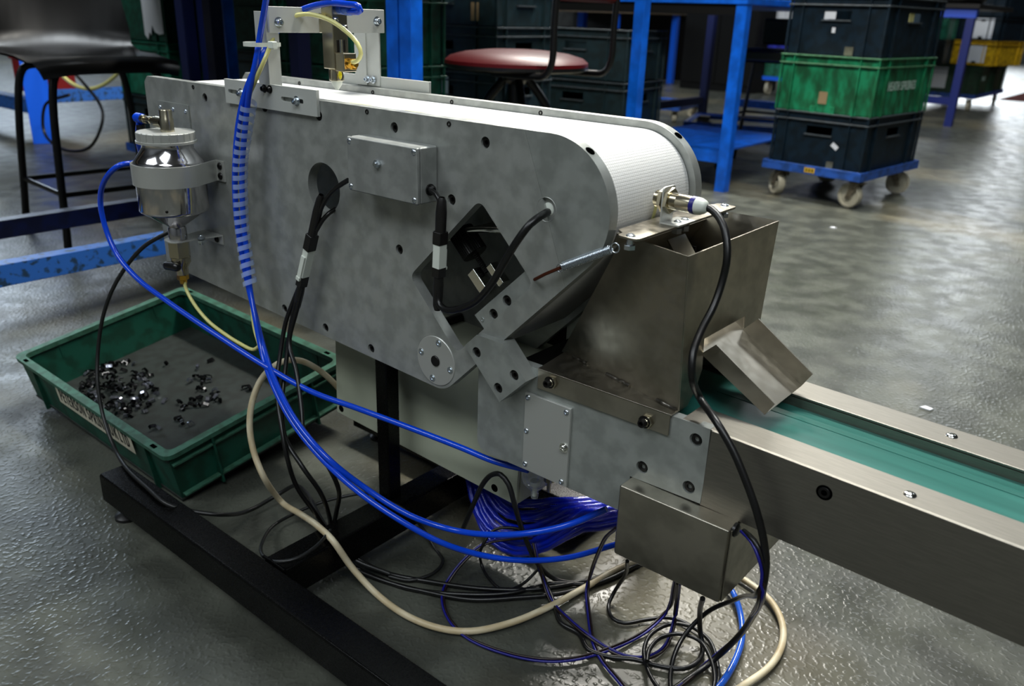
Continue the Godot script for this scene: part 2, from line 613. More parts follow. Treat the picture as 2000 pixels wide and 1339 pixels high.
	M.glow_day.emission_energy_multiplier = 1.6
	M.glow_side = M.glow_day.duplicate()
	M.glow_side.emission = Color(0.86, 0.93, 1.0)
	M.glow_tube = M.glow_day.duplicate()
	M.glow_tube.emission = Color(1.0, 0.98, 0.92)
	M.glow_tube.emission_energy_multiplier = 6.0


func floor_material() -> StandardMaterial3D:
	var m := mat(Color(0.290, 0.298, 0.268), 0.40, 0.0, 0.5)
	var tone := tinted(0.006, Color(0.80, 0.80, 0.80), Color(1, 1, 1), 5, 31, Vector2(0.3, 0.7), 1024)
	var bump := noise(0.075, FastNoiseLite.TYPE_SIMPLEX_SMOOTH, 2, 33, 1024, 0.0, 1.0, Vector2(0.5, 0.85))
	var gloss := noise(0.008, FastNoiseLite.TYPE_SIMPLEX_SMOOTH, 4, 35, 1024, 0.72, 1.0, Vector2(0.3, 0.7))
	skin(m, tone, Vector3.ONE * 1.1, gloss, bump, 0.055, true)
	var g := tinted(0.004, Color(0.62, 0.56, 0.42, 0.0), Color(0.55, 0.50, 0.38, 0.28), 4, 37, Vector2(0.55, 0.85), 512)
	m.detail_enabled = true
	m.detail_albedo = g
	m.detail_blend_mode = BaseMaterial3D.BLEND_MODE_MIX
	m.detail_uv_layer = BaseMaterial3D.DETAIL_UV_2
	m.uv2_triplanar = true
	m.uv2_world_triplanar = true
	m.uv2_scale = Vector3.ONE * 0.35
	return m


func room() -> void:
	struct("floor", MB.new().bb(v3(-16, -0.12, -24), v3(10, 0, 8)), M.floor)
	struct("ceiling", MB.new().bb(v3(-16.3, 7, -24.3), v3(10.3, 7.25, 8.3)), M.ceiling)
	struct("wall_right", MB.new().bb(v3(10, -0.12, -24.3), v3(10.3, 7, 8.3)), M.wall)
	struct("wall_front", MB.new().bb(v3(-16, -0.12, 8), v3(10, 7, 8.3)), M.wall)
	var b := MB.new()
	b.bb(v3(-16.3, -0.12, -24.3), v3(-7.2, 7, -24)).bb(v3(-3.6, -0.12, -24.3), v3(10.3, 7, -24)).bb(v3(-7.2, -0.12, -24.3), v3(-3.6, 1.4, -24)).bb(v3(-7.2, 6.4, -24.3), v3(-3.6, 7, -24))
	struct("wall_back", b, M.wall)
	b = MB.new()
	b.bb(v3(-16.3, -0.12, -24), v3(-16, 7, -7.1)).bb(v3(-16.3, -0.12, -2.1), v3(-16, 7, 8.3)).bb(v3(-16.3, -0.12, -7.1), v3(-16, 3.1, -2.1)).bb(v3(-16.3, 6.1, -7.1), v3(-16, 7, -2.1))
	struct("wall_left", b, M.wall)
	var w := struct("window_1", MB.new().bb(v3(-7.2, 1.4, -24.2), v3(-3.6, 6.4, -24.17)), M.glow_day)
	b = MB.new()
	for i in 5:
		b.box(v3(-7.2 + 0.9 * i, 3.9, -24.12), v3(0.06, 5.0, 0.08))
	for i in 4:
		b.box(v3(-5.4, 1.43 + 1.65 * i, -24.12), v3(3.6, 0.06, 0.08))
	struct("window_frame", b, M.alu, w)
	w = struct("window_2", MB.new().bb(v3(-16.2, 3.1, -7.1), v3(-16.17, 6.1, -2.1)), M.glow_side)
	b = MB.new()
	for i in 6:
		b.box(v3(-16.12, 4.6, -7.1 + i), v3(0.08, 3.0, 0.06))
	struct("window_frame", b, M.alu, w)
	struct("trim_1", MB.new().bb(v3(-2.75, 0, -16.6), v3(6, 0.002, -16.45)), M.yellow_paint)
	struct("floor_1", MB.new().bb(v3(-2.05, 0, -16.2), v3(6, 0.002, -11.4)), M.red_floor)
	for s in SKY:
		var t := thing("roof_light", "daylight panel set into the factory ceiling", "roof light", v3(s[0], 6.95, s[1]), 0.0, "daylight panels in the ceiling")
		own(t, "panel", MB.new().box(Vector3.ZERO, v3(s[3], 0.02, s[4])), M.glow_day)
		var f := MB.new()
		f.box(v3(0, 0, -s[4] / 2 - 0.04), v3(s[3] + 0.16, 0.1, 0.08)).box(v3(0, 0, s[4] / 2 + 0.04), v3(s[3] + 0.16, 0.1, 0.08)).box(v3(-s[3] / 2 - 0.04, 0, 0), v3(0.08, 0.1, s[4])).box(v3(s[3] / 2 + 0.04, 0, 0), v3(0.08, 0.1, s[4]))
		own(t, "frame", f, M.alu)
	for s in LAMPS:
		var t := thing("ceiling_lamp", "fluorescent twin tube fitting hanging above the machine", "lamp", v3(s[0], s[1], s[2]), s[3], "hanging fluorescent fittings")
		own(t, "housing", MB.new().box(v3(0, 0.05, 0), v3(1.5, 0.05, 0.20), 0.01), M.white_plastic)
		for z in [-0.05, 0.05]:
			own(t, "tube", MB.new().tube(PackedVector3Array([v3(-0.70, 0, z), v3(0.70, 0, z)]), 0.013, 10), M.glow_tube)
		for x in [-0.6, 0.6]:
			own(t, "suspension_rod", MB.new().tube(PackedVector3Array([v3(x, 0.07, 0), v3(x, 7.0 - s[1], 0)]), 0.004, 6), M.alu)
		area("lamp_light", v3(s[0], s[1] - 0.03, s[2]), Vector3(-90, s[3], 0), Vector2(1.4, 0.16), s[4], Color(1.0, 0.985, 0.95))


# ---------------------------------------------------------------- small hardware, axis +y, seat at y = 0
func cap_screw(r := 0.0055) -> ArrayMesh:
	var m := MB.new()
	m.lathe([Vector2(0, -r * 0.9), Vector2(r * 0.46, -r * 0.9), Vector2(r * 0.5, -0.0012), Vector2(r * 0.88, -0.0012), Vector2(r, -0.0022), Vector2(r, -r * 1.6)], 18)
	return m.mesh()


func proud_cap(r := 0.004, h := 0.005) -> ArrayMesh:
	var m := MB.new()
	m.lathe([Vector2(0, h * 0.35), Vector2(r * 0.5, h * 0.35), Vector2(r * 0.54, h), Vector2(r * 0.86, h), Vector2(r, h * 0.85), Vector2(r, 0)], 18)
	m.lathe([Vector2(0, 0.0006), Vector2(r * 1.5, 0.0006), Vector2(r * 1.5, 0)], 18)
	return m.mesh()


func dome_screw(r := 0.005) -> ArrayMesh:
	var m := MB.new()
	m.lathe([Vector2(0, r * 0.25), Vector2(r * 0.36, r * 0.25), Vector2(r * 0.4, r * 0.5), Vector2(r * 0.7, r * 0.42), Vector2(r * 0.95, r * 0.2), Vector2(r, 0)], 18)
	return m.mesh()


func cross_screw(r := 0.004) -> ArrayMesh:
	var m := MB.new()
	m.lathe([Vector2(0, r * 0.42), Vector2(r * 0.5, r * 0.38), Vector2(r * 0.85, r * 0.2), Vector2(r, 0.0)], 16)
	m.box(v3(0, r * 0.42, 0), v3(r * 1.1, r * 0.06, r * 0.2)).box(v3(0, r * 0.42, 0), v3(r * 0.2, r * 0.06, r * 1.1))
	return m.mesh()


func hex_nut(r := 0.005, h := 0.004) -> ArrayMesh:
	var m := MB.new()
	m.prism(ngon(r, 6), 0.0, h, r * 0.1, Transform3D(Basis(Vector3.RIGHT, -PI / 2), Vector3.ZERO), 0.99)
	m.lathe([Vector2(0, h * 1.5), Vector2(r * 0.5, h * 1.5), Vector2(r * 0.58, h * 1.35), Vector2(r * 0.58, 0)], 12)
	return m.mesh()


func csg_plate(parent: Node3D, called: String, outline: PackedVector2Array, holes: Array, rounds: Array, z_front: float, depth: float, m: Material) -> CSGPolygon3D:
	var p := CSGPolygon3D.new()
	p.name = called
	p.polygon = outline
	p.depth = depth
	p.material = m
	for h in holes:
		var c := CSGPolygon3D.new()
		c.name = "cutout"
		c.operation = CSGShape3D.OPERATION_SUBTRACTION
		c.polygon = h
		c.depth = depth + 0.01
		c.material = m
		c.position = v3(0, 0, 0.005)
		p.add_child(c, true)
	for h in rounds:   # x, y, radius, depth
		var c := CSGCylinder3D.new()
		c.name = "bore"
		c.operation = CSGShape3D.OPERATION_SUBTRACTION
		c.radius = h[2]
		c.height = h[3] * 2.0
		c.sides = 28 if h[2] < 0.02 else 56
		c.smooth_faces = true
		c.material = m
		c.transform = Transform3D(Basis(Vector3.RIGHT, PI / 2), v3(h[0], h[1], 0))
		p.add_child(c, true)
	parent.add_child(p, true)
	p.transform = world_of(parent).affine_inverse() * at(v3(0, 0, z_front))
	return p


const ZP := Vector3(0, 0, 1)


func outline() -> PackedVector2Array:
	var o := PackedVector2Array([Vector2(-1.343, 0.355), Vector2(-1.343, 0.657), Vector2(-1.333, 0.6665)])
	for i in 73:
		var f := PI / 2 - deg_to_rad(135.0) * i / 72
		o.append(Vector2(-0.5225 + 0.0772 * cos(f), 0.588 + 0.0772 * sin(f)))
	for i in 8:
		var f := -PI / 4 - deg_to_rad(47.0) * i / 7
		o.append(Vector2(-0.6896 + 0.0373 * cos(f), 0.3631 + 0.0373 * sin(f)))
	return o


func feeder() -> void:
	var t := thing("belt_feeder", "grey steel belt feeder with thick side plates, round nose and white belt", "machine", v3(-0.9, 0.335, -0.8))
	var cut := rounded(PackedVector2Array([Vector2(-0.6202, 0.5812), Vector2(-0.5382, 0.4993), Vector2(-0.654, 0.3835), Vector2(-0.736, 0.4655)]), [0.012, 0.012, 0.011, 0.012], 6)
	var caps := [[-1.1695, 0.6468], [-0.9015, 0.6464], [-0.759, 0.6463], [-0.6132, 0.6455], [-0.6639, 0.5742], [-0.7542, 0.4965], [-0.9121, 0.3492], [-0.8144, 0.3443], [-1.0082, 0.3545], [-1.02, 0.6464]]
	var bores := [[-0.8995, 0.5527, 0.0335, 0.03]]
	for c in caps:
		bores.append([c[0], c[1], 0.0064, 0.009])
	# seam between the long plate and the nose plate
	var s0 := Vector2(-0.5578, 0.6637)
	var s1 := Vector2(-0.4942, 0.5038)
	var d := (s1 - s0).normalized()
	var nrm := Vector2(-d.y, d.x) * 0.00012
	var left := PackedVector2Array([s0 - d - nrm * -1.0, s1 + d + nrm, s1 + d + Vector2(-3, 0), s0 - d + Vector2(-3, 0)])
	var right := PackedVector2Array([s0 - d - nrm, s1 + d - nrm, s1 + d + Vector2(3, 0), s0 - d + Vector2(3, 0)])
	if nrm.x > 0.0:
		left[0] = s0 - d - nrm; left[1] = s1 + d - nrm; right[0] = s0 - d + nrm; right[1] = s1 + d + nrm
	var o := outline()
	var main: PackedVector2Array = Geometry2D.intersect_polygons(o, left)[0]
	var nose: PackedVector2Array = Geometry2D.intersect_polygons(o, right)[0]
	csg_plate(t, "side_plate", main, [cut], bores, -0.70, 0.015, M.plate)
	csg_plate(t, "nose_plate", nose, [], [[-0.5254, 0.5858, 0.0125, 0.004], [-0.5254, 0.5858, 0.0098, 0.03]], -0.70, 0.015, M.plate2)
	var scr := cap_screw()
	for c in caps:
		put(t, "cap_screw", scr, M.black_steel, along(v3(c[0], c[1], -0.7005), ZP))
	var tiny := cap_screw(0.0032)
	for c in [[-1.1984, 0.6597], [-0.8071, 0.6602], [-0.6683, 0.6598]]:
		put(t, "set_screw", tiny, M.steel_dark, along(v3(c[0], c[1], -0.6978), ZP))
	part(t, "side_plate", MB.new().prism(o, -0.895, -0.880, 0.0006), M.plate)
	for x in [-1.18, -1.0, -0.835, -0.677]:
		put(t, "set_screw", tiny, M.steel_dark, along(v3(x, 0.6595, -0.8778), ZP))
	# bolt holes in the rims of the two nose plates
	for z in [-0.7075, -0.8875]:
		var f := deg_to_rad(56.0)
		part(t, "rim_bolt", MB.new().lathe([Vector2(0, 0.0004), Vector2(0.0050, 0.0004), Vector2(0.0054, 0)], 24, along(v3(-0.5225 + 0.0774 * cos(f), 0.588 + 0.0774 * sin(f), z), v3(cos(f), sin(f), 0))), M.dark_hole)
	belt(t)
	# pivot disc
	var c := v3(-0.6896, 0.3631, -0.70)
	var disc := MB.new().lathe([Vector2(0, 0.0012), Vector2(0.0326, 0.0012), Vector2(0.0332, 0.0006), Vector2(0.0332, -0.002)], 56, along(c, ZP))
	var hub := part(t, "pivot_disc", disc, M.alu)
	part(hub, "pivot_pin", MB.new().lathe([Vector2(0, 0.003), Vector2(0.0066, 0.003), Vector2(0.0072, 0.0024), Vector2(0.0072, 0)], 28, along(c, ZP)), M.steel_dark)
	var cs := proud_cap(0.0032, 0.0014)
	for a in [78.0, 168.0, 258.0, 348.0]:
		put(hub, "disc_screw", cs, M.zinc, along(c + v3(cos(deg_to_rad(a)), sin(deg_to_rad(a)), 0) * 0.0262 + v3(0, 0, 0.001), ZP))
	# block at the end of the arm
	var blk := PackedVector2Array([Vector2(-0.6316, 0.4029), Vector2(-0.6127, 0.4220), Vector2(-0.5722, 0.4220), Vector2(-0.5357, 0.3850), Vector2(-0.5743, 0.3463)])
	var eb := csg_plate(t, "end_block", blk, [], [[-0.6122, 0.3996, 0.0066, 0.009], [-0.5534, 0.3876, 0.0066, 0.009], [-0.5771, 0.3637, 0.0066, 0.009]], -0.69, 0.0218, M.plate2)
	for q in [[-0.6122, 0.3996], [-0.5534, 0.3876], [-0.5771, 0.3637]]:
		put(eb, "cap_screw", scr, M.black_steel, along(v3(q[0], q[1], -0.6905), ZP))
	# scraper block behind the cutout
	var ib := csg_plate(t, "scraper_block", PackedVector2Array([Vector2(-0.6306, 0.4384), Vector2(-0.556, 0.5093), Vector2(-0.5400, 0.4985), Vector2(-0.614, 0.424)]), [], [[-0.5808, 0.4687, 0.0066, 0.009], [-0.6008, 0.4470, 0.0066, 0.009]], -0.7062, 0.0158, M.plate2)
	for q in [[-0.5808, 0.4687], [-0.6008, 0.4470]]:
		put(ib, "cap_screw", scr, M.black_steel, along(v3(q[0], q[1], -0.7067), ZP))
	put(ib, "set_screw", tiny, M.zinc, along(v3(-0.618, 0.4357, -0.7045), ZP))
	# tensioner seen through the cutout: knurled knob, threaded rod, clamp block
	var ax := v3(0.72, -0.69, 0).normalized()
	var k0 := v3(-0.7020, 0.5200, -0.757)
	var kn := MB.new()
	var ridges := PackedVector2Array()
	for i in 72:
		ridges.append(Vector2(cos(TAU * i / 72), sin(TAU * i / 72)) * (0.0170 if i % 2 == 0 else 0.0163))
	kn.prism(ridges, 0.0, 0.036, 0.0010, along(k0, ax) * Transform3D(Basis(Vector3.RIGHT, -PI / 2), Vector3.ZERO), 0.99)
	var ten := part(t, "tension_knob", kn, M.black_steel)
	var prof := []
	for i in 22:
		prof.append(Vector2(0.0040 if i % 2 == 0 else 0.0033, 0.036 + i * 0.0013))
	part(ten, "threaded_rod", MB.new().lathe(prof, 14, along(k0, ax), 0.99), M.steel_dark)
	var bt := Transform3D(Basis(Vector3.FORWARD, deg_to_rad(43.0)), v3(-0.6580, 0.4640, -0.757))
	part(t, "tension_block", MB.new().box(v3(-0.002, -0.002, 0.004), v3(0.034, 0.014, 0.018), 0.0008, bt).box(v3(0.004, 0.020, -0.004), v3(0.030, 0.010, 0.014), 0.0008, bt), M.chrome)
	part(t, "return_guide", MB.new().prism(PackedVector2Array([Vector2(-0.775, 0.490), Vector2(-0.70, 0.520), Vector2(-0.655, 0.523), Vector2(-0.655, 0.5245), Vector2(-0.70, 0.5225), Vector2(-0.775, 0.4925)]), -0.875, -0.785), M.inox)
	part(t, "rear_guard", MB.new().bb(v3(-0.74, 0.262, -0.9120), v3(-0.452, 0.520, -0.9085)), M.steel_dark)
	part(t, "guide_bar", MB.new().tube(curve(PackedVector3Array([v3(-0.722, 0.506, -0.745), v3(-0.690, 0.5235, -0.752), v3(-0.650, 0.5300, -0.765), v3(-0.610, 0.5310, -0.780)])), 0.0042, 10), M.chrome)
	# cross bars between the plates
	for q in [[-1.0082, 0.3545], [-0.8144, 0.3443], [-0.9015, 0.60], [-1.1695, 0.60], [-0.759, 0.60]]:
		part(t, "cross_bar", MB.new().tube(PackedVector3Array([v3(q[0], q[1], -0.716), v3(q[0], q[1], -0.879)]), 0.007, 14), M.steel_dark)
	# proximity sensor in the nose
	var ns := part(t, "nose_sensor", MB.new().lathe([Vector2(0, -0.003), Vector2(0.0062, -0.003), Vector2(0.0072, -0.0038), Vector2(0.0072, -0.010)], 28, along(v3(-0.5254, 0.5858, -0.70), ZP)), M.white_plastic)
	part(ns, "bore_ring", MB.new().lathe([Vector2(0.0074, -0.0034), Vector2(0.0122, -0.0034), Vector2(0.0124, -0.0002), Vector2(0.0130, 0.0003), Vector2(0.0134, 0)], 40, along(v3(-0.5254, 0.5858, -0.70), ZP)), M.plate)
	# cover plate at the tail
	var cp := part(t, "cover_plate", MB.new().bb(v3(-1.3035, 0.520, -0.70), v3(-1.2155, 0.632, -0.697), 0.0005), M.plate2)
	for q in [[-1.297, 0.622], [-1.259, 0.622], [-1.2225, 0.622]]:
		put(cp, "cover_screw", dome_screw(0.0036), M.zinc, along(v3(q[0], q[1], -0.697), ZP))
	# die-cast junction box
	var jb := part(t, "junction_box", MB.new().bb(v3(-0.8085, 0.5685, -0.70), v3(-0.6858, 0.6337, -0.6722), 0.0022), M.cast)
	part(jb, "box_lid", MB.new().bb(v3(-0.8085, 0.5685, -0.6719), v3(-0.6858, 0.6337, -0.6664), 0.0018), M.cast)
	for q in [[-0.8030, 0.6285], [-0.6915, 0.6285], [-0.8030, 0.5737], [-0.6915, 0.5737]]:
		put(jb, "lid_screw", cross_screw(0.0036), M.zinc, along(v3(q[0], q[1], -0.6664), ZP))
	put(jb, "lock_nut", hex_nut(0.0052, 0.004), M.zinc, along(v3(-0.7521, 0.6077, -0.6664), ZP))
	part(jb, "cable_gland", MB.new().lathe([Vector2(0, 0.007), Vector2(0.0035, 0.007), Vector2(0.0056, 0.005), Vector2(0.0056, 0.002), Vector2(0.0068, 0.002), Vector2(0.0068, 0)], 20, along(v3(-0.6858, 0.5845, -0.6862), Vector3.RIGHT)), M.black_rubber)


func belt(t: Node3D) -> void:
	var path := PackedVector2Array()
	var r := 0.0690
	path.append(Vector2(-0.62, 0.392))
	for i in 41:
		var f := -PI / 4 + deg_to_rad(135.0) * i / 40
		path.append(Vector2(-0.5225 + r * cos(f), 0.5875 + r * sin(f)))
	for i in 21:
		path.append(Vector2(-0.5225 - 0.80 * (i + 1) / 21, 0.5875 + r))
	for i in 13:
		var f := PI / 2 + PI * (i + 1) / 13
		path.append(Vector2(-1.3225 + r * 0.0 + 0.05 * cos(f), 0.6065 + 0.05 * sin(f)))
	var b := MB.new()
	var z0 := -0.8785
	var z1 := -0.7165
	var l := 0.0
	for i in path.size() - 1:
		var p := path[i]
		var q := path[i + 1]
		var a0 := (path[i + 1] - path[maxi(i - 1, 0)]).normalized()
		var a1 := (path[mini(i + 2, path.size() - 1)] - p).normalized()
		var n0 := v3(a0.y, -a0.x, 0)
		var n1 := v3(a1.y, -a1.x, 0)
		var k := p.distance_to(q)
		b.quad(v3(p.x, p.y, z0), v3(q.x, q.y, z0), v3(q.x, q.y, z1), v3(p.x, p.y, z1), n0, n1, n1, n0, Vector2(l, 0), Vector2(l + k, 0), Vector2(l + k, z1 - z0), Vector2(l, z1 - z0))
		var pi := v3(p.x, p.y, 0) - n0 * 0.002
		var qi := v3(q.x, q.y, 0) - n1 * 0.002
		b.quad(v3(pi.x, pi.y, z0), v3(qi.x, qi.y, z0), v3(qi.x, qi.y, z1), v3(pi.x, pi.y, z1), -n0, -n1, -n1, -n0)
		b.flat(v3(p.x, p.y, z1), v3(q.x, q.y, z1), v3(qi.x, qi.y, z1), v3(pi.x, pi.y, z1), ZP)
		b.flat(v3(p.x, p.y, z0), v3(q.x, q.y, z0), v3(qi.x, qi.y, z0), v3(pi.x, pi.y, z0), -ZP)
		l += k
	var o := part(t, "conveyor_belt", b, M.belt)
	# oily smears where the parts lie
	for s in [[-0.905, -0.775, 0.03], [-0.80, -0.775, 0.026], [-0.70, -0.775, 0.026], [-0.59, -0.785, 0.024]]:
		var m := PackedVector2Array()
		for i in 14:
			var f := TAU * i / 14
			m.append(Vector2(cos(f) * s[2] * rng.randf_range(0.6, 1.0), sin(f) * 0.006 * rng.randf_range(0.5, 1.0)))
		part(o, "oil_smear", MB.new().prism(m, 0.0, 0.0002, 0.0, Transform3D(Basis(Vector3.RIGHT, -PI / 2), v3(s[0], 0.5875 + r, s[1]))), M.stain)
	var drip := MB.new()
	var pts := PackedVector3Array()
	for i in 8:
		var f := deg_to_rad(8.0 - 4.5 * i)
		pts.append(v3(-0.5225 + (r + 0.0001) * cos(f), 0.5875 + (r + 0.0001) * sin(f), -0.805 + 0.0005 * i))
	drip.tube(pts, 0.0022, 6)
	part(o, "oil_smear", drip, M.stain)


func stand() -> void:
	var t := thing("machine_stand", "black painted square tube base frame under the belt feeder", "stand", v3(-0.82, 0, -0.70))
	part(t, "base_rail", MB.new().bb(v3(-1.222, 0.030, -0.525), v3(0.25, 0.080, -0.479), 0.0035), M.black_paint)
	part(t, "base_rail", MB.new().bb(v3(-1.13, 0.030, -1.085), v3(-0.60, 0.080, -0.918), 0.0035), M.black_paint)
	part(t, "cross_rail", MB.new().bb(v3(-0.8465, 0.030, -0.918), v3(-0.801, 0.080, -0.525), 0.003), M.black_paint)
	part(t, "post", MB.new().bb(v3(-0.8440, 0.080, -0.7550), v3(-0.8190, 0.352, -0.7304), 0.002), M.black_paint)
	part(t, "foot_plate", MB.new().bb(v3(-0.8455, 0.080, -0.772), v3(-0.803, 0.084, -0.722), 0.001), M.black_paint)
	for p in [[-1.195, -0.502], [0.2, -0.502], [-1.10, -0.96], [-0.63, -0.96]]:
		part(t, "levelling_foot", MB.new().lathe([Vector2(0, 0), Vector2(0.019, 0), Vector2(0.019, 0.005), Vector2(0.008, 0.012), Vector2(0.006, 0.012), Vector2(0.006, 0.031)], 24, at(v3(p[0], 0, p[1]))), M.black_rubber)
	part(t, "weld_seam", MB.new().tube(curve(PackedVector3Array([v3(-0.8475, 0.081, -0.5255), v3(-0.83, 0.0815, -0.526), v3(-0.80, 0.081, -0.5255)]), 0.006), 0.0022, 6), M.black_paint)


func cabinet() -> void:
	var t := thing("control_cabinet", "cream painted steel control cabinet hung below the belt feeder behind the post", "cabinet", v3(-0.80, 0.152, -0.85))
	t.rotation_degrees = v3(0, 0, -2.1)
	own(t, "body", MB.new().bb(v3(-0.193, 0.0, -0.075), v3(0.190, 0.186, 0.069), 0.002), M.cream)
	own(t, "front_cover", MB.new().bb(v3(-0.193, 0.0, 0.0695), v3(0.190, 0.186, 0.075), 0.0015), M.cream)
	for x in [-0.181, 0.150]:
		own(t, "fixing_hole", MB.new().lathe([Vector2(0, 0.0004), Vector2(0.0052, 0.0004), Vector2(0.0060, 0)], 20), M.dark_hole, along(v3(x, 0.011, 0.075), ZP))
	# air filter bowl hanging beside it
	var f := thing("air_filter", "clear plastic air filter bowl hanging beside the cream cabinet", "air filter", v3(-0.5715, 0.180, -0.765))
	var bowl := MB.new().lathe([Vector2(0, 0), Vector2(0.0045, 0), Vector2(0.0050, 0.002), Vector2(0.0050, 0.012), Vector2(0.010, 0.016), Vector2(0.0165, 0.024), Vector2(0.0185, 0.034), Vector2(0.0185, 0.078)], 32)
	bowl.lathe([Vector2(0.0, 0.016), Vector2(0.010, 0.019), Vector2(0.0155, 0.026), Vector2(0.0170, 0.036), Vector2(0.0170, 0.078)], 32)
	own(f, "bowl", bowl, M.clear)
	own(f, "drain", MB.new().lathe([Vector2(0, 0.003), Vector2(0.003, 0.003), Vector2(0.003, 0.018), Vector2(0.007, 0.020), Vector2(0.007, 0.026), Vector2(0, 0.026)], 16), M.white_plastic)
	own(f, "head", MB.new().box(v3(0, 0.090, 0), v3(0.042, 0.026, 0.042), 0.002), M.alu)
	own(f, "drain_cock", MB.new().lathe([Vector2(0, -0.012), Vector2(0.003, -0.012), Vector2(0.003, 0.004), Vector2(0.0075, 0.004), Vector2(0.0075, 0.012), Vector2(0.005, 0.014), Vector2(0.005, 0.06)], 8), M.nickel, at(v3(0.0255, 0.034, 0.004)))


func conveyor() -> void:
	var t := thing("outfeed_conveyor", "stainless outfeed conveyor with green belt running out to the right", "conveyor", v3(-0.30, 0.25, -0.806))
	var hs := PackedVector2Array([Vector2(-0.628, 0.254), Vector2(-0.401, 0.2565), Vector2(-0.401, 0.305), Vector2(-0.3142, 0.3066), Vector2(-0.3142, 0.3945), Vector2(-0.628, 0.3945)])
	csg_plate(t, "drive_plate", rounded(hs, [0.018, 0, 0, 0.001, 0.001, 0.001], 5), [], [[-0.3287, 0.3772, 0.0072, 0.0040], [-0.3872, 0.3219, 0.0072, 0.0040], [-0.330, 0.3204, 0.0072, 0.0040]], -0.712, 0.012, M.plate2)
	part(t, "drive_plate", MB.new().prism(rounded(hs, [0.018, 0, 0, 0.001, 0.001, 0.001], 5), -0.905, -0.897, 0.0006), M.plate2)
	part(t, "drive_housing", MB.new().bb(v3(-0.60, 0.262, -0.896), v3(-0.402, 0.372, -0.721)), M.steel_dark)
	var cp := part(t, "inspection_cover", MB.new().bb(v3(-0.5505, 0.2575, -0.712), v3(-0.4832, 0.3612, -0.7082), 0.0007), M.alu)
	for q in [[-0.5455, 0.3556], [-0.4892, 0.3550], [-0.5457, 0.3110], [-0.5457, 0.2656], [-0.4903, 0.2629]]:
		put(cp, "cover_screw", dome_screw(0.0036), M.zinc, along(v3(q[0], q[1], -0.7082), ZP))
	put(cp, "cover_screw", proud_cap(0.0042, 0.004), M.chrome, along(v3(-0.4897, 0.3088, -0.7082), ZP))
	# beams, tilted slightly as they run out
	var tl := Transform3D(Basis(Vector3.BACK, deg_to_rad(-1.55)), v3(-0.3135, 0.3935, 0))
	for s in [[-0.712, -0.755, 1.0], [-0.902, -0.857, -1.0]]:
		var b := MB.new()
		b.bb(v3(0, -0.0885, s[0]), v3(1.15, 0, s[0] - 0.003 * s[2]), 0.001, tl)
		b.bb(v3(-0.034, -0.0026, s[0] - 0.0010 * s[2]), v3(1.15, 0.0006, s[1]), 0.001, tl)
		b.bb(v3(0, -0.0175, s[1] + 0.0025 * s[2]), v3(1.15, -0.003, s[1]), 0.0, tl)
		part(t, "side_rail", b, M.inox_beam)
	part(t, "belt_bed", MB.new().bb(v3(-0.18, -0.0205, -0.893), v3(1.15, -0.0165, -0.722), 0, tl).bb(v3(0.0, -0.0885, -0.893), v3(1.15, -0.085, -0.722), 0, tl), M.steel_dark)
	part(t, "conveyor_belt", MB.new().bb(v3(-0.20, -0.0160, -0.874), v3(1.15, -0.0135, -0.738), 0.0008, tl), M.green_belt)
	for z in [-0.829]:
		part(t, "belt_track", MB.new().bb(v3(-0.05, -0.0136, z - 0.0012), v3(1.15, -0.0130, z + 0.0012), 0.0, tl), M.green_belt)
	var scr := cap_screw(0.0060)
	for q in [[-0.3287, 0.3772], [-0.3872, 0.3219], [-0.330, 0.3204]]:
		put(t, "countersunk_screw", scr, M.black_steel, along(v3(q[0], q[1], -0.7122), ZP))
	put(t, "countersunk_screw", scr, M.black_steel, along(v3(-0.1941, 0.3710, -0.7100), ZP))
	part(t, "screw_recess", MB.new().lathe([Vector2(0, 0.0003), Vector2(0.0074, 0.0003), Vector2(0.0078, 0)], 24, along(v3(-0.1941, 0.3710, -0.7120), ZP)), M.dark_hole)
	var ds := dome_screw(0.0062)
	put(t, "rail_screw", ds, M.chrome, along(v3(-0.1265, 0.3884, -0.7305), Vector3.UP))
	put(t, "rail_screw", ds, M.chrome, along(v3(-0.1275, 0.3884, -0.8810), Vector3.UP))
	# folded sheet box under the beam
	var c := thing("wiring_box", "folded stainless wiring box fixed below the conveyor beam", "control box", v3(-0.335, 0.2155, -0.77))
	part(c, "cover", MB.new().bb(v3(-0.4000, 0.2155, -0.862), v3(-0.2700, 0.3050, -0.6885), 0.0022), M.inox)
	part(c, "end_plate", MB.new().bb(v3(-0.2699, 0.2165, -0.861), v3(-0.2686, 0.3035, -0.6925), 0.0005), M.inox)
	part(c, "grommet", MB.new().lathe([Vector2(0, 0.003), Vector2(0.005, 0.003), Vector2(0.0075, 0.001), Vector2(0.0075, -0.002)], 18, along(v3(-0.2686, 0.3005, -0.7020), Vector3.RIGHT)), M.black_rubber)


func sheet(b: MB, p: Array, th: float) -> void:
	var n: Vector3 = (p[1] - p[0]).cross(p[2] - p[0]).normalized()
	var h := n * th * 0.5
	var k := p.size()
	for i in range(1, k - 1):
		b.tri(p[0] + h, p[i] + h, p[i + 1] + h, n, n, n)
		b.tri(p[0] - h, p[i] - h, p[i + 1] - h, -n, -n, -n)
	var mid := Vector3.ZERO
	for q in p:
		mid += q / k
	for i in k:
		var a: Vector3 = p[i]
		var c: Vector3 = p[(i + 1) % k]
		b.flat(a + h, c + h, c - h, a - h, (a + c) * 0.5 - mid)


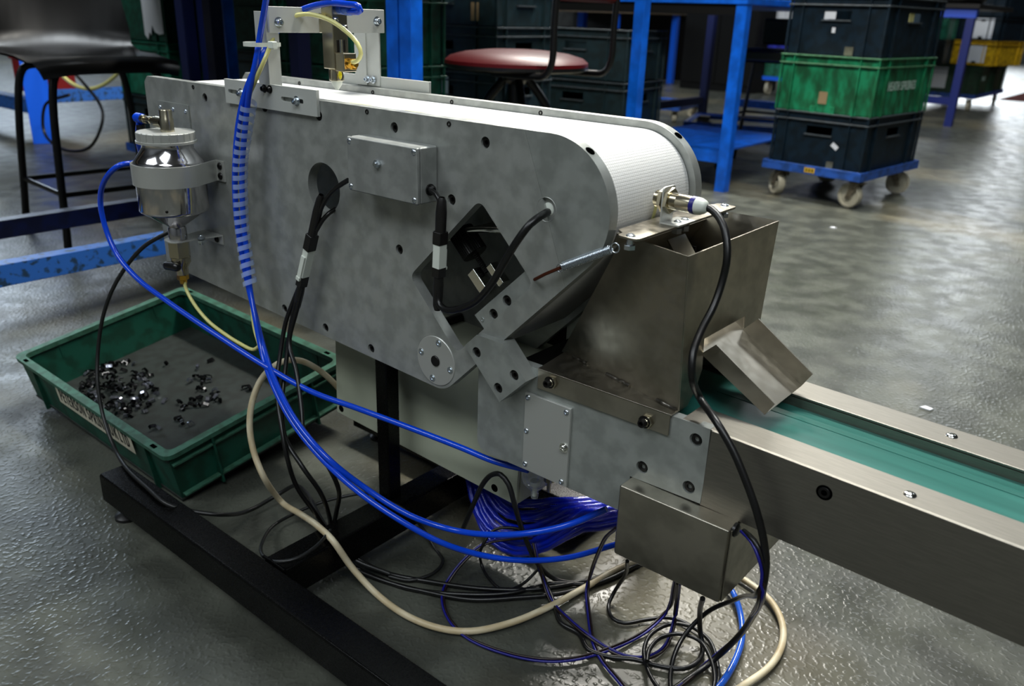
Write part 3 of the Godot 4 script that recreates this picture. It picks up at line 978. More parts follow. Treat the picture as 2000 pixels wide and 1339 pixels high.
func hopper() -> void:
	var t := thing("hopper", "tall stainless sheet hopper with a sloping outlet chute over the green belt", "hopper", v3(-0.40, 0.395, -0.82))
	var th := 0.0018
	var b := MB.new()
	sheet(b, [v3(-0.3660, 0.5625, -0.7225), v3(-0.4560, 0.5625, -0.7485), v3(-0.5440, 0.3965, -0.7710), v3(-0.3570, 0.3965, -0.7225)], th)
	part(t, "near_wall", b, M.inox)
	part(t, "front_wall", outline_sheet([Vector2(-0.7225, 0.5625), Vector2(-0.9405, 0.5625), Vector2(-0.9030, 0.4095), Vector2(-0.8690, 0.4095), Vector2(-0.8690, 0.4640), Vector2(-0.7690, 0.4640), Vector2(-0.7690, 0.4300), Vector2(-0.7560, 0.4095), Vector2(-0.7400, 0.3965), Vector2(-0.7225, 0.3965)], th), M.inox)
	b = MB.new()
	sheet(b, [v3(-0.3660, 0.5625, -0.9405), v3(-0.4560, 0.5625, -0.9405), v3(-0.5440, 0.3965, -0.9030), v3(-0.3570, 0.3965, -0.9030)], th)
	part(t, "far_wall", b, M.inox)
	b = MB.new()
	sheet(b, [v3(-0.4560, 0.5500, -0.7485), v3(-0.4560, 0.5500, -0.9405), v3(-0.5440, 0.3965, -0.9030), v3(-0.5440, 0.3965, -0.7710)], th)
	part(t, "rear_wall", b, M.inox)
	b = MB.new()
	sheet(b, [v3(-0.449, 0.5700, -0.7230), v3(-0.449, 0.5700, -0.8750), v3(-0.4536, 0.5560, -0.8750), v3(-0.4536, 0.5560, -0.7230)], th)
	part(t, "belt_lip", b, M.inox)
	b = MB.new()
	sheet(b, [v3(-0.446, 0.545, -0.8250), v3(-0.446, 0.545, -0.8650), v3(-0.375, 0.455, -0.8650), v3(-0.375, 0.455, -0.8250)], th)
	sheet(b, [v3(-0.452, 0.500, -0.7480), v3(-0.452, 0.500, -0.9200), v3(-0.370, 0.440, -0.9100), v3(-0.370, 0.440, -0.7280)], th)
	part(t, "baffle", b, M.inox)
	# mounting flange bent down over the conveyor side
	b = MB.new()
	b.prism(PackedVector2Array([Vector2(-0.5335, 0.709), Vector2(-0.3575, 0.709), Vector2(-0.3575, 0.7225), Vector2(-0.541, 0.7700)]), 0.3950, 0.3968, 0.0004, Transform3D(Basis(v3(1, 0, 0), v3(0, 0, -1), v3(0, 1, 0)), Vector3.ZERO))
	b.bb(v3(-0.5335, 0.3712, -0.7112), v3(-0.3590, 0.3966, -0.7090), 0.0008)
	var fl := part(t, "flange", b, M.inox)
	for q in [[-0.5132, 0.3862], [-0.3863, 0.3800]]:
		put(fl, "flange_bolt", proud_cap(0.0048, 0.0075), M.steel_dark, along(v3(q[0], q[1], -0.7055), ZP))
		put(fl, "flange_nut", hex_nut(0.0078, 0.0040), M.nickel, along(v3(q[0] + 0.0015, q[1], -0.7090), ZP))
	var w0 := v3(-0.5410, 0.3975, -0.7690)
	var w1 := v3(-0.3580, 0.3975, -0.7212)
	for s in [[0.10, 0.24], [0.42, 0.62], [0.84, 0.99]]:
		var pts := PackedVector3Array()
		for i in 13:
			pts.append(w0.lerp(w1, lerpf(s[0], s[1], i / 12.0)) + v3(rng.randf_range(-0.0006, 0.0006), rng.randf_range(0, 0.0010), rng.randf_range(-0.0002, 0.0008)))
		part(t, "weld_bead", MB.new().tube(pts, 0.0021, 7), M.weld)
	# outlet chute: channel of floor and two cheeks
	var dir := v3(0.090, -0.052, 0).normalized()
	var upn := v3(0.052, 0.090, 0).normalized()
	var a := v3(-0.3625, 0.4485, -0.7690)
	b = MB.new()
	var ln := 0.0930
	var p0 := a - dir * 0.012
	var p1 := a + dir * ln
	var far := v3(0, 0, -0.1000)
	var far1 := v3(0, 0, -0.0960)
	sheet(b, [p0, p1, p1 + far1, p0 + far], th)
	var ch := part(t, "chute_floor", b, M.inox)
	b = MB.new()
	sheet(b, [a - upn * 0.0008 + dir * 0.002, a + upn * 0.0200 + dir * 0.008, p1 + upn * 0.0165, p1 - upn * 0.0008], th)
	part(ch, "chute_cheek", b, M.inox)
	b = MB.new()
	sheet(b, [a + far - upn * 0.0008 + dir * 0.002, a + far + upn * 0.0235 + dir * 0.008, p1 + far1 + upn * 0.0200, p1 + far1 - upn * 0.0008], th)
	part(ch, "chute_cheek", b, M.inox)
	# bar across the mouth and the sensor on it
	var bar := PackedVector2Array([Vector2(-0.4370, 0.7025), Vector2(-0.4115, 0.7000), Vector2(-0.4115, 0.9240), Vector2(-0.4370, 0.9240), Vector2(-0.4375, 0.9120), Vector2(-0.4490, 0.8960), Vector2(-0.4490, 0.7230), Vector2(-0.4385, 0.7150)])
	var sb := thing("sensor_bar", "narrow stainless strip screwed across the hopper mouth", "bracket", v3(-0.425, 0.572, -0.81))
	part(sb, "strip", MB.new().prism(rounded(bar, [0.006, 0.007, 0.007, 0.006, 0.004, 0.006, 0.006, 0.003], 4), 0.5720, 0.5745, 0.0004, Transform3D(Basis(v3(1, 0, 0), v3(0, 0, -1), v3(0, 1, 0)), Vector3.ZERO)), M.inox)
	for z in [-0.7085, -0.9165]:
		put(sb, "end_screw", cross_screw(0.0052), M.zinc, along(v3(-0.4245, 0.5745, z), Vector3.UP))
		part(sb, "standoff", MB.new().lathe([Vector2(0.0035, 0.5615), Vector2(0.0035, 0.5720)], 12, at(v3(-0.4245, 0, z))).prism(ngon(0.0062, 6), 0.5605, 0.5655, 0.0004, Transform3D(Basis(v3(1, 0, 0), v3(0, 0, -1), v3(0, 1, 0)), v3(-0.4245, 0, z)), 0.99), M.zinc)
	for q in [[-0.4180, -0.7920], [-0.4180, -0.8080]]:
		put(sb, "bracket_screw", cross_screw(0.0045), M.zinc, along(v3(q[0], 0.5765, q[1]), Vector3.UP))
		part(sb, "nut", MB.new().prism(ngon(0.0058, 6), 0.5640, 0.5700, 0.0004, Transform3D(Basis(v3(1, 0, 0), v3(0, 0, -1), v3(0, 1, 0)), v3(q[0], 0, q[1])), 0.99), M.zinc)
	var s := thing("proximity_sensor", "nickel barrel sensor with blue band and white cap on the hopper bar", "sensor", v3(-0.43, 0.5745, -0.785))
	var c := v3(-0.4300, 0.5985, -0.7880)
	var xd := v3(1, 0, 0.06).normalized()
	var f := along(c, xd)
	var br := MB.new()
	br.prism(rounded(rect(-0.0125, -0.024, 0.0125, 0.0150), [0.0, 0.0, 0.004, 0.004], 4), -0.001, 0.001, 0.0003, Transform3D(Basis(v3(0, 0, -1), Vector3.UP, v3(1, 0, 0)), c))
	br.bb(v3(-0.4310, 0.5747, -0.8140), v3(-0.4075, 0.5765, -0.7755), 0.0003)
	part(s, "bracket", br, M.alu)
	var barrel := [Vector2(0, -0.014), Vector2(0.0080, -0.014)]
	for i in 34:
		barrel.append(Vector2(0.0090 if i % 2 == 0 else 0.0084, -0.0135 + i * 0.0008))
	barrel.append_array([Vector2(0.0090, 0.0150), Vector2(0.0090, 0.0300)])
	part(s, "barrel", MB.new().lathe(barrel, 32, f, 0.9), M.nickel)
	for yy in [-0.0065, 0.0012]:
		part(s, "lock_nut", MB.new().prism(ngon(0.0142, 6, 0.3), yy, yy + 0.0048, 0.0006, f * Transform3D(Basis(Vector3.RIGHT, -PI / 2), Vector3.ZERO), 0.99), M.nickel)
	part(s, "blue_band", MB.new().lathe([Vector2(0.0092, 0.0300), Vector2(0.0094, 0.0302), Vector2(0.0094, 0.0355), Vector2(0.0092, 0.0357)], 32, f), M.blue_wire)
	part(s, "end_cap", MB.new().lathe([Vector2(0.0092, 0.0357), Vector2(0.0090, 0.0400), Vector2(0.0070, 0.0450), Vector2(0.0048, 0.0480), Vector2(0, 0.0480)], 32, f, 0.5), M.white_plastic)
	# return spring between the arm and the bar
	var sp := thing("tension_spring", "zinc coil spring hooked between the feeder nose and the hopper bar", "spring", v3(-0.465, 0.53, -0.69))
	var e0 := v3(-0.4934, 0.5313, -0.690)
	var e1 := v3(-0.4420, 0.5585, -0.704)
	var sf := along(e0, e1 - e0)
	var ln2 := e0.distance_to(e1)
	var hel := PackedVector3Array()
	for i in 36 * 12 + 1:
		var fr := i / 432.0
		var rr := 0.0046 * clampf(minf(fr, 1.0 - fr) * 40.0, 0.35, 1.0)
		hel.append(sf * v3(cos(i * TAU / 12.0) * rr, fr * ln2, sin(i * TAU / 12.0) * rr))
	part(sp, "coil", MB.new().tube(hel, 0.00078, 5), M.zinc)
	var ring := PackedVector3Array()
	for i in 16:
		ring.append(e0 + v3(cos(TAU * i / 16), sin(TAU * i / 16), 0) * 0.0042 + v3(-0.003, -0.002, 0))
	part(sp, "end_loop", MB.new().tube(ring, 0.0007, 5, true), M.zinc)
	ring = PackedVector3Array()
	for i in 16:
		ring.append(e1 + v3(cos(TAU * i / 16), sin(TAU * i / 16), 0.2) * 0.0050 + v3(0.004, 0.002, 0))
	part(sp, "end_loop", MB.new().tube(ring, 0.0009, 5, true), M.zinc)
	part(sp, "hook_wire", MB.new().tube(PackedVector3Array([v3(-0.5357, 0.5060, -0.6985), v3(-0.530, 0.5090, -0.691), v3(-0.5155, 0.5185, -0.690), v3(-0.4955, 0.5300, -0.690)]), 0.0019, 8), M.copper)


func outline_sheet(p: Array, th: float) -> MB:
	# outline in z, y; x leans slightly with height
	var poly := PackedVector2Array()
	for q in p:
		poly.append(Vector2(-q.x, q.y))
	return MB.new().prism(poly, -th * 0.5, th * 0.5, 0.0003, Transform3D(Basis(v3(0, 0, -1), v3(-0.054, 1, 0), v3(1, 0, 0)), v3(-0.3356, 0, 0)))


const LAY := Basis(Vector3(1, 0, 0), Vector3(0, 0, -1), Vector3(0, 1, 0))   # outline (x, -z) laid flat, its depth becomes height


func lathed(t: Node3D, called: String, prof: Array, m: Material, f: Transform3D, seg := 24) -> MeshInstance3D:
	return part(t, called, MB.new().lathe(prof, seg, f), m)


func gantry() -> void:
	var t := thing("valve_gantry", "white aluminium gantry on two slotted brackets across the white belt", "frame", v3(-1.0, 0.667, -0.80))
	var slots := []
	for q in [[-1.0985, -1.0560], [-0.9740, -0.9260]]:
		slots.append(rounded(rect(q[0], 0.6590, q[1], 0.6650), 0.003, 4))
	csg_plate(t, "slotted_bracket", rect(-1.1060, 0.6455, -0.8985, 0.6785), slots, [], -0.6950, 0.0048, M.alu_white)
	for x in [-1.0662, -0.9400]:
		put(t, "slot_screw", proud_cap(0.0044, 0.0062), M.zinc, along(v3(x, 0.6618, -0.6950), ZP))
	for x in [-1.0100, -0.9975]:
		put(t, "post_screw", proud_cap(0.0037, 0.0050), M.black_steel, along(v3(x, 0.6722, -0.6950), ZP))
	part(t, "slotted_bracket", MB.new().bb(v3(-1.1000, 0.6455, -0.9000), v3(-0.8950, 0.6815, -0.8952), 0.0005), M.alu_white)
	for x in [-1.0240, -1.0110]:
		put(t, "post_screw", proud_cap(0.0037, 0.0058), M.zinc, along(v3(x, 0.6765, -0.8912), ZP))
	part(t, "post", MB.new().prism(PackedVector2Array([Vector2(-1.0230, 0.6962), Vector2(-0.9985, 0.6962), Vector2(-0.9985, 0.7160), Vector2(-1.0015, 0.7160), Vector2(-1.0015, 0.6992), Vector2(-1.0230, 0.6992)]), 0.6672, 0.7700, 0.0004, Transform3D(LAY, Vector3.ZERO)), M.alu_white)
	part(t, "post", MB.new().prism(PackedVector2Array([Vector2(-1.0520, 0.8910), Vector2(-1.0260, 0.8910), Vector2(-1.0260, 0.8935), Vector2(-0.9985, 0.8935), Vector2(-0.9985, 0.8960), Vector2(-1.0520, 0.8960)]), 0.6672, 0.7760, 0.0004, Transform3D(LAY, Vector3.ZERO)), M.alu_white)
	part(t, "cross_beam", MB.new().bb(v3(-0.9985, 0.7440, -0.9020), v3(-0.9945, 0.7765, -0.6990), 0.0006), M.alu_white)
	for q in [[-0.7140, 0.7570], [-0.8870, 0.7602]]:
		put(t, "beam_screw", proud_cap(0.0046, 0.0060), M.zinc, along(v3(-0.9945, q[1], q[0]), Vector3.RIGHT))
	var tie := PackedVector3Array()
	for p in [[-1.0160, -0.6720], [-1.0340, -0.6900], [-1.0350, -0.7020], [-1.0100, -0.7180], [-0.9970, -0.7170], [-0.9940, -0.7000], [-0.9960, -0.6760]]:
		tie.append(v3(p[0], 0.7290, p[1]))
	var ct := thing("cable_tie", "white nylon cable tie holding the hoses to the gantry post", "cable tie", v3(-1.01, 0.725, -0.69))
	var tb := MB.new()
	var cl := curve(tie, 0.004, true)
	for i in cl.size():
		var a := cl[i]
		var c := cl[(i + 1) % cl.size()]
		tb.flat(a + v3(0, 0.0026, 0), c + v3(0, 0.0026, 0), c - v3(0, 0.0026, 0), a - v3(0, 0.0026, 0), (a + c) * 0.5 - v3(-1.012, 0.729, -0.688))
	part(ct, "strap", tb, M.white_plastic)
	part(ct, "lock_head", MB.new().box(v3(-0.9860, 0.7290, -0.6960), v3(0.0120, 0.0095, 0.0080), 0.0012), M.white_plastic)
	# dispensing valve
	var d := thing("dispensing_valve", "steel oil dispensing valve with brass elbow pointing down at the white belt", "valve", v3(-0.9594, 0.672, -0.7785))
	part(d, "mounting_block", MB.new().bb(v3(-0.9779, 0.7450, -0.7685), v3(-0.9695, 0.7700, -0.7670), 0.0008), M.nickel)
	part(d, "body", MB.new().bb(v3(-0.9706, 0.6990, -0.7915), v3(-0.9464, 0.8100, -0.7655), 0.0012), M.nickel)
	part(d, "window", MB.new().bb(v3(-0.9474, 0.7210, -0.7860), v3(-0.9460, 0.7370, -0.7710), 0.0004), M.steel_dark)
	part(d, "piston", MB.new().lathe([Vector2(0.0035, 0.7205), Vector2(0.0035, 0.7375)], 14, at(v3(-0.9466, 0, -0.7785))), M.chrome)
	part(d, "side_block", MB.new().bb(v3(-0.9474, 0.6965, -0.7895), v3(-0.9284, 0.7205, -0.7675), 0.0010), M.nickel)
	lathed(d, "nozzle_holder", [Vector2(0, 0.683), Vector2(0.0098, 0.683), Vector2(0.0104, 0.6836), Vector2(0.0104, 0.6975), Vector2(0.0094, 0.699)], M.nickel, at(v3(-0.9589, 0, -0.7785)), 28)
	lathed(d, "nozzle_tip", [Vector2(0.0012, 0.671), Vector2(0.0022, 0.671), Vector2(0.0070, 0.678), Vector2(0.0082, 0.683)], M.white_plastic, at(v3(-0.9589, 0, -0.7785)), 24)
	var fx := along(v3(-0.9284, 0.7070, -0.7785), Vector3.RIGHT)
	part(d, "brass_fitting", MB.new().lathe([Vector2(0.0060, 0), Vector2(0.0060, 0.003), Vector2(0.0050, 0.004), Vector2(0.0050, 0.010), Vector2(0.0042, 0.012), Vector2(0, 0.012)], 20, fx).prism(ngon(0.0078, 6), 0.0035, 0.0085, 0.0004, fx * Transform3D(Basis(Vector3.RIGHT, -PI / 2), Vector3.ZERO), 0.99), M.brass)
	part(d, "oil_drip", MB.new().lathe([Vector2(0, 0.0), Vector2(0.0020, 0.002), Vector2(0.0028, 0.006), Vector2(0.0018, 0.011), Vector2(0, 0.013)], 10, at(v3(-0.9394, 0.6860, -0.7690))), mat(Color(0.80, 0.74, 0.04), 0.2))
	var fe := along(v3(-0.9464, 0.7760, -0.7785), Vector3.RIGHT)
	lathed(d, "hose_fitting", [Vector2(0.0072, 0), Vector2(0.0072, 0.008), Vector2(0.0060, 0.009), Vector2(0.0060, 0.013), Vector2(0.0080, 0.014), Vector2(0.0080, 0.022), Vector2(0.0060, 0.024), Vector2(0.0056, 0.030), Vector2(0.0046, 0.031), Vector2(0.0046, 0.040), Vector2(0, 0.040)], M.sky_tube, fe, 20)
	for q in [[0.762, -0.7925], [0.7525, -0.8060]]:
		put(d, "valve_screw", proud_cap(0.0036, 0.0042), M.chrome, along(v3(-0.9464, q[0], q[1] + 0.0215), Vector3.RIGHT))


func reservoir() -> void:
	var a := v3(-1.1810, 0, -0.6380)
	var f := at(a)
	var t := thing("oil_reservoir", "polished aluminium oil reservoir bottle clamped to the feeder side plate", "reservoir", v3(a.x, 0.371, a.z))
	lathed(t, "bottle", [Vector2(0, 0.440), Vector2(0.0125, 0.440), Vector2(0.0135, 0.441), Vector2(0.0135, 0.4575), Vector2(0.0122, 0.4600), Vector2(0.0150, 0.4630), Vector2(0.0455, 0.4835), Vector2(0.0492, 0.4860), Vector2(0.0500, 0.4890), Vector2(0.0500, 0.5560), Vector2(0.0490, 0.5600), Vector2(0.0470, 0.5625), Vector2(0.0355, 0.5790), Vector2(0.0350, 0.5830), Vector2(0.0362, 0.5850), Vector2(0.0362, 0.5880)], M.polish, f, 72)
	var ridged := PackedVector2Array()
	for i in 24:
		for w in [[-0.36, 0.0412], [0.36, 0.0412], [0.42, 0.0402], [0.58, 0.0402]]:
			var g: float = TAU * (i + w[0]) / 24
			ridged.append(Vector2(cos(g), sin(g)) * w[1])
	var cap := part(t, "screw_cap", MB.new().prism(ridged, 0.5872, 0.6020, 0.0012, Transform3D(LAY, a), 0.97), M.alu)
	lathed(cap, "cap_rim", [Vector2(0.0400, 0.5862), Vector2(0.0425, 0.5862), Vector2(0.0425, 0.5895), Vector2(0.0405, 0.5900)], M.alu, f, 56)
	# clamp strap
	var path := PackedVector2Array([Vector2(-1.1330, 0.6985), Vector2(-1.1540, 0.6985)])
	for i in 37:
		var g := deg_to_rad(lerpf(12.0, -192.0, i / 36.0))
		path.append(Vector2(a.x + 0.0522 * cos(g), 0.6380 + 0.0522 * sin(g)))
	path.append(Vector2(-1.2150, 0.6985))
	path.append(Vector2(-1.2330, 0.6985))
	var rib: PackedVector2Array = Geometry2D.offset_polyline(path, 0.0013, Geometry2D.JOIN_ROUND, Geometry2D.END_BUTT)[0]
	var st := part(t, "clamp_strap", MB.new().prism(rib, 0.5268, 0.5575, 0.0, Transform3D(LAY, Vector3.ZERO), 0.8), M.alu)
	for q in [[-1.1425, 0.5495], [-1.1432, 0.5345]]:
		put(st, "strap_screw", dome_screw(0.0056), M.black_steel, along(v3(q[0], q[1], -0.6970), ZP))
	var tag_m := mat(Color(0.78, 0.60, 0.06), 0.5)
	for q in [[0.5120, 0.5268, tag_m], [0.4900, 0.5120, M.purple]]:
		var b := MB.new()
		for i in 8:
			var g0 := deg_to_rad(148.0 + 5.0 * i)
			var g1 := deg_to_rad(153.0 + 5.0 * i)
			b.flat(a + v3(0.0503 * cos(g0), q[0], 0.0503 * sin(g0)), a + v3(0.0503 * cos(g1), q[0], 0.0503 * sin(g1)), a + v3(0.0503 * cos(g1), q[1], 0.0503 * sin(g1)), a + v3(0.0503 * cos(g0), q[1], 0.0503 * sin(g0)), v3(cos(g0), 0, sin(g0)))
		part(t, "label", b, q[2])
	put(t, "sight_screw", dome_screw(0.0022), M.steel_dark, along(a + v3(0.0500 * cos(0.72), 0.4935, 0.0500 * sin(0.72)), v3(cos(0.72), 0, sin(0.72))))
	# elbow and push fitting on the cap
	lathed(t, "banjo", [Vector2(0, 0.633), Vector2(0.0088, 0.633), Vector2(0.0094, 0.632), Vector2(0.0094, 0.6215), Vector2(0.0102, 0.6205), Vector2(0.0102, 0.6020)], M.nickel, at(a + v3(0.006, 0, 0)), 8)
	var fx := along(v3(a.x - 0.002, 0.6135, a.z), Vector3.LEFT)
	lathed(t, "adaptor", [Vector2(0.0088, 0), Vector2(0.0088, 0.018), Vector2(0.0072, 0.0185), Vector2(0.0072, 0.026), Vector2(0.0050, 0.0265), Vector2(0.0050, 0.034), Vector2(0.0058, 0.0345), Vector2(0.0058, 0.042), Vector2(0.0050, 0.043), Vector2(0.0050, 0.052), Vector2(0.0066, 0.0525), Vector2(0.0066, 0.063), Vector2(0.0040, 0.064)], M.nickel, fx, 8)
	var pf := lathed(t, "push_fitting", [Vector2(0.0040, 0.060), Vector2(0.0075, 0.062), Vector2(0.0075, 0.076), Vector2(0.0050, 0.077), Vector2(0.0050, 0.082), Vector2(0, 0.082)], M.blue_tube, fx, 18)
	lathed(pf, "collet", [Vector2(0.0066, 0.604), Vector2(0.0066, 0.598), Vector2(0.0070, 0.597), Vector2(0.0070, 0.586), Vector2(0, 0.586)], M.steel_dark, at(v3(a.x - 0.071, 0, a.z)), 18)
	lathed(t, "side_port", [Vector2(0.0050, 0), Vector2(0.0050, 0.050), Vector2(0.0070, 0.0505), Vector2(0.0070, 0.062), Vector2(0, 0.062)], M.nickel, along(v3(-1.2150, 0.5430, -0.638), Vector3.LEFT), 12)
	# lower bracket and valve
	var lb := part(t, "lower_bracket", MB.new().prism(rounded(PackedVector2Array([Vector2(-1.1990, 0.6190), Vector2(-1.1630, 0.6190), Vector2(-1.1630, 0.6600), Vector2(-1.1560, 0.6985), Vector2(-1.2080, 0.6985), Vector2(-1.1990, 0.6600)]), [0.016, 0.016, 0.004, 0.0, 0.0, 0.004], 6), 0.4380, 0.4400, 0.0003, Transform3D(LAY, Vector3.ZERO)).bb(v3(-1.2080, 0.4240, -0.6995), v3(-1.1560, 0.4400, -0.6975), 0.0004), M.alu)
	put(lb, "bracket_screw", dome_screw(0.0056), M.black_steel, along(v3(-1.1720, 0.4310, -0.6975), ZP))
	put(lb, "bracket_screw", proud_cap(0.0040, 0.006), M.zinc, along(v3(-1.1600, 0.4400, -0.6640), Vector3.UP))
	put(lb, "bracket_screw", hex_nut(0.0058, 0.005), M.zinc, along(v3(-1.1600, 0.4380, -0.6640), Vector3.DOWN))
	part(t, "valve_body", MB.new().prism(ngon(0.0165, 6, 0.4), 0.4120, 0.4378, 0.0012, Transform3D(LAY, a), 0.99).lathe([Vector2(0, 0.383), Vector2(0.0095, 0.384), Vector2(0.0100, 0.396), Vector2(0.0150, 0.404), Vector2(0.0150, 0.4125)], 20, f), M.nickel)
	var hx := along(v3(a.x - 0.0105, 0.3990, a.z + 0.0165), v3(1, 0.10, -0.05))
	lathed(t, "valve_lever", [Vector2(0, -0.0068), Vector2(0.0045, -0.0060), Vector2(0.0066, -0.003), Vector2(0.0068, 0.0), Vector2(0.0068, 0.024), Vector2(0.0062, 0.027), Vector2(0.0040, 0.030), Vector2(0, 0.0305)], M.black_plastic, hx, 20)
	part(t, "brass_nut", MB.new().prism(ngon(0.0088, 6), 0.3755, 0.3835, 0.0006, Transform3D(LAY, a), 0.99).lathe([Vector2(0, 0.368), Vector2(0.0052, 0.369), Vector2(0.0058, 0.376)], 18, f), M.brass)


# ---------------------------------------------------------------- tray of clips
func tray() -> void:
	var t := thing("parts_tray", "shallow green plastic tray of black spring clips leaning on the stand's back rail", "tray", v3(-1.44124, 0.13571, -0.74442))
	var w := v3(0.1601, 0.0020, -0.0268)
	t.transform = Transform3D(Basis(w.normalized(), w.length()), v3(-1.44124, 0.13571, -0.74442))
	var L := 0.285
	var W := 0.190
	var D := 0.098
	var b := MB.new()
	b.bb(v3(-L + 0.010, -D, -W + 0.010), v3(L - 0.010, -D + 0.0035, W - 0.010))
	own(t, "tray_floor", b, M.tray_floor)
	for s in [-1.0, 1.0]:
		b = MB.new()
		sheet(b, [v3(-L + 0.008, -0.004, s * (W - 0.009)), v3(L - 0.008, -0.004, s * (W - 0.009)), v3(L - 0.012, -D, s * (W - 0.014)), v3(-L + 0.012, -D, s * (W - 0.014))], 0.0035)
		own(t, "long_wall", b, M.tray_green)
		b = MB.new()
		sheet(b, [v3(s * (L - 0.009), -0.004, -W + 0.008), v3(s * (L - 0.009), -0.004, W - 0.008), v3(s * (L - 0.014), -D, W - 0.012), v3(s * (L - 0.014), -D, -W + 0.012)], 0.0035)
		own(t, "end_wall", b, M.tray_green)
	# rim: a flat rounded frame with a lip turned down
	var ro := rounded(rect(-L, -W, L, W), 0.020, 6)
	var ri := rounded(rect(-L + 0.015, -W + 0.015, L - 0.015, W - 0.015), 0.014, 6)
	b = MB.new()
	for i in ro.size():
		var j := (i + 1) % ro.size()
		var o0 := ro[i]
		var o1 := ro[j]
		var i0 := ri[i]
		var i1 := ri[j]
		b.flat(v3(o0.x, 0, o0.y), v3(o1.x, 0, o1.y), v3(i1.x, 0, i1.y), v3(i0.x, 0, i0.y), Vector3.UP)
		var out := v3(o0.x + o1.x, 0, o0.y + o1.y)
		b.flat(v3(o0.x, 0, o0.y), v3(o1.x, 0, o1.y), v3(o1.x, -0.008, o1.y), v3(o0.x, -0.008, o0.y), out)
		b.flat(v3(i0.x, 0, i0.y), v3(i1.x, 0, i1.y), v3(i1.x, -0.010, i1.y), v3(i0.x, -0.010, i0.y), -out)
		b.flat(v3(o0.x, -0.008, o0.y), v3(o1.x, -0.008, o1.y), v3(i1.x, -0.010, i1.y), v3(i0.x, -0.010, i0.y), Vector3.DOWN)
	var rim := own(t, "rim", b, M.tray_rim)
	for q in [[-0.242, 1.0], [0.236, 1.0], [-0.242, -1.0], [0.236, -1.0]]:
		own(rim, "stacking_slot", MB.new().box(v3(q[0], 0.0002, q[1] * (W - 0.0075)), v3(0.014, 0.0006, 0.0065)), M.dark_hole)
	for s in [-1.0, 1.0]:
		for x in [-0.215, 0.205]:
			own(t, "rib", MB.new().box(v3(x, -0.055, s * (W - 0.008)), v3(0.004, 0.095, 0.010)), M.tray_green)
		for z in [-0.105, 0.105]:
			own(t, "rib", MB.new().box(v3(s * (L - 0.007), -0.055, z), v3(0.012, 0.095, 0.004)), M.tray_green)
		own(t, "ledge", MB.new().box(v3(s * (L - 0.006), -0.022, 0), v3(0.010, 0.003, 2 * W - 0.02)), M.tray_rim)
	own(t, "floor_ledge", MB.new().box(v3(L - 0.008, -D + 0.012, 0), v3(0.014, 0.003, 2 * W - 0.03)), M.tray_rim)
	var lb := own(t, "paper_label", MB.new().box(v3(0.0185, -0.0290, W - 0.0046), v3(0.281, 0.040, 0.0006)), mat(Color(0.70, 0.68, 0.60), 0.7))
	lettering(lb, "PETERSON SPRING UK LTD", v3(0.0185, -0.0285, W - 0.0041), Vector3.ZERO, 0.258, 0.026, M.ink)
	solo("wood_block", "wooden block propping up the back edge of the green tray", "block", MB.new().bb(v3(-1.50, 0, -0.945), v3(-1.36, 0.056, -0.885), 0.002), M.wood, v3(-1.43, 0, -0.915))
	# the clips: three bent shapes, copied one by one
	var shapes := [clip_mesh(0.0125, 0.0065, 0.006), clip_mesh(0.0105, 0.0085, 0.005), clip_mesh(0.0140, 0.0050, 0.007)]
	var first := true
	var spots := []
	for i in 150:
		var g: float = rng.randf() * TAU
		var r := sqrt(rng.randf())
		var p := Vector2(-0.150 + cos(g) * r * 0.128, 0.064 + sin(g) * r * 0.068 + cos(g) * r * 0.020)
		var h: float = maxf(0.0, 1.0 - r) * 0.030
		spots.append([p.x, p.y, rng.randf() * h, 0])
	for c in [[-0.153, -0.027, 1, 1], [-0.09, -0.095, 1, 2], [-0.03, -0.045, 5, 3], [0.035, -0.025, 13, 4], [0.035, 0.040, 9, 5], [0.073, -0.079, 2, 6], [-0.045, -0.055, 3, 3], [0.054, 0.108, 2, 7], [0.075, 0.058, 2, 5]]:
		for k in c[2]:
			var sp: float = 0.004 + 0.0045 * c[2] ** 0.6
			spots.append([c[0] + rng.randfn() * sp, c[1] + rng.randfn() * sp, 0.004 * rng.randf(), c[3]])
	var said := ["black bent steel clip in the large heap by the tray's labelled side", "lone black clip lying just beyond the big heap", "single black clip lying far out on the tray floor", "black clip in the loose row behind the small middle pile", "black clip in the small pile in the middle of the tray", "black clip in the little cluster near the front of the tray floor", "black clip beside the tray's near end wall under the blue hose", "black clip tucked under the front rim corner of the tray"]
	for s in spots:
		var o := MeshInstance3D.new()
		o.name = numbered("spring_clip")
		o.mesh = shapes[rng.randi() % 3]
		o.material_override = M.clip if rng.randf() < 0.8 else M.clip_bright
		add_child(o)
		var e := v3(rng.randf_range(-0.5, 0.5), rng.randf() * TAU, rng.randf_range(-0.5, 0.5))
		if s[3] == 0 and rng.randf() < 0.5:
			e = v3(rng.randf_range(-1.4, 1.4), rng.randf() * TAU, rng.randf_range(-1.4, 1.4))
		o.transform = t.transform * Transform3D(Basis.from_euler(e), v3(s[0], -D + 0.0065 + s[2], s[1]))
		tag(o, said[s[3]], "clip", ["clips in the heap", "", "", "clips in the loose row", "clips in the middle pile", "clips in the front cluster", "clips by the end wall", "clips under the rim corner"][s[3]])
		first = false


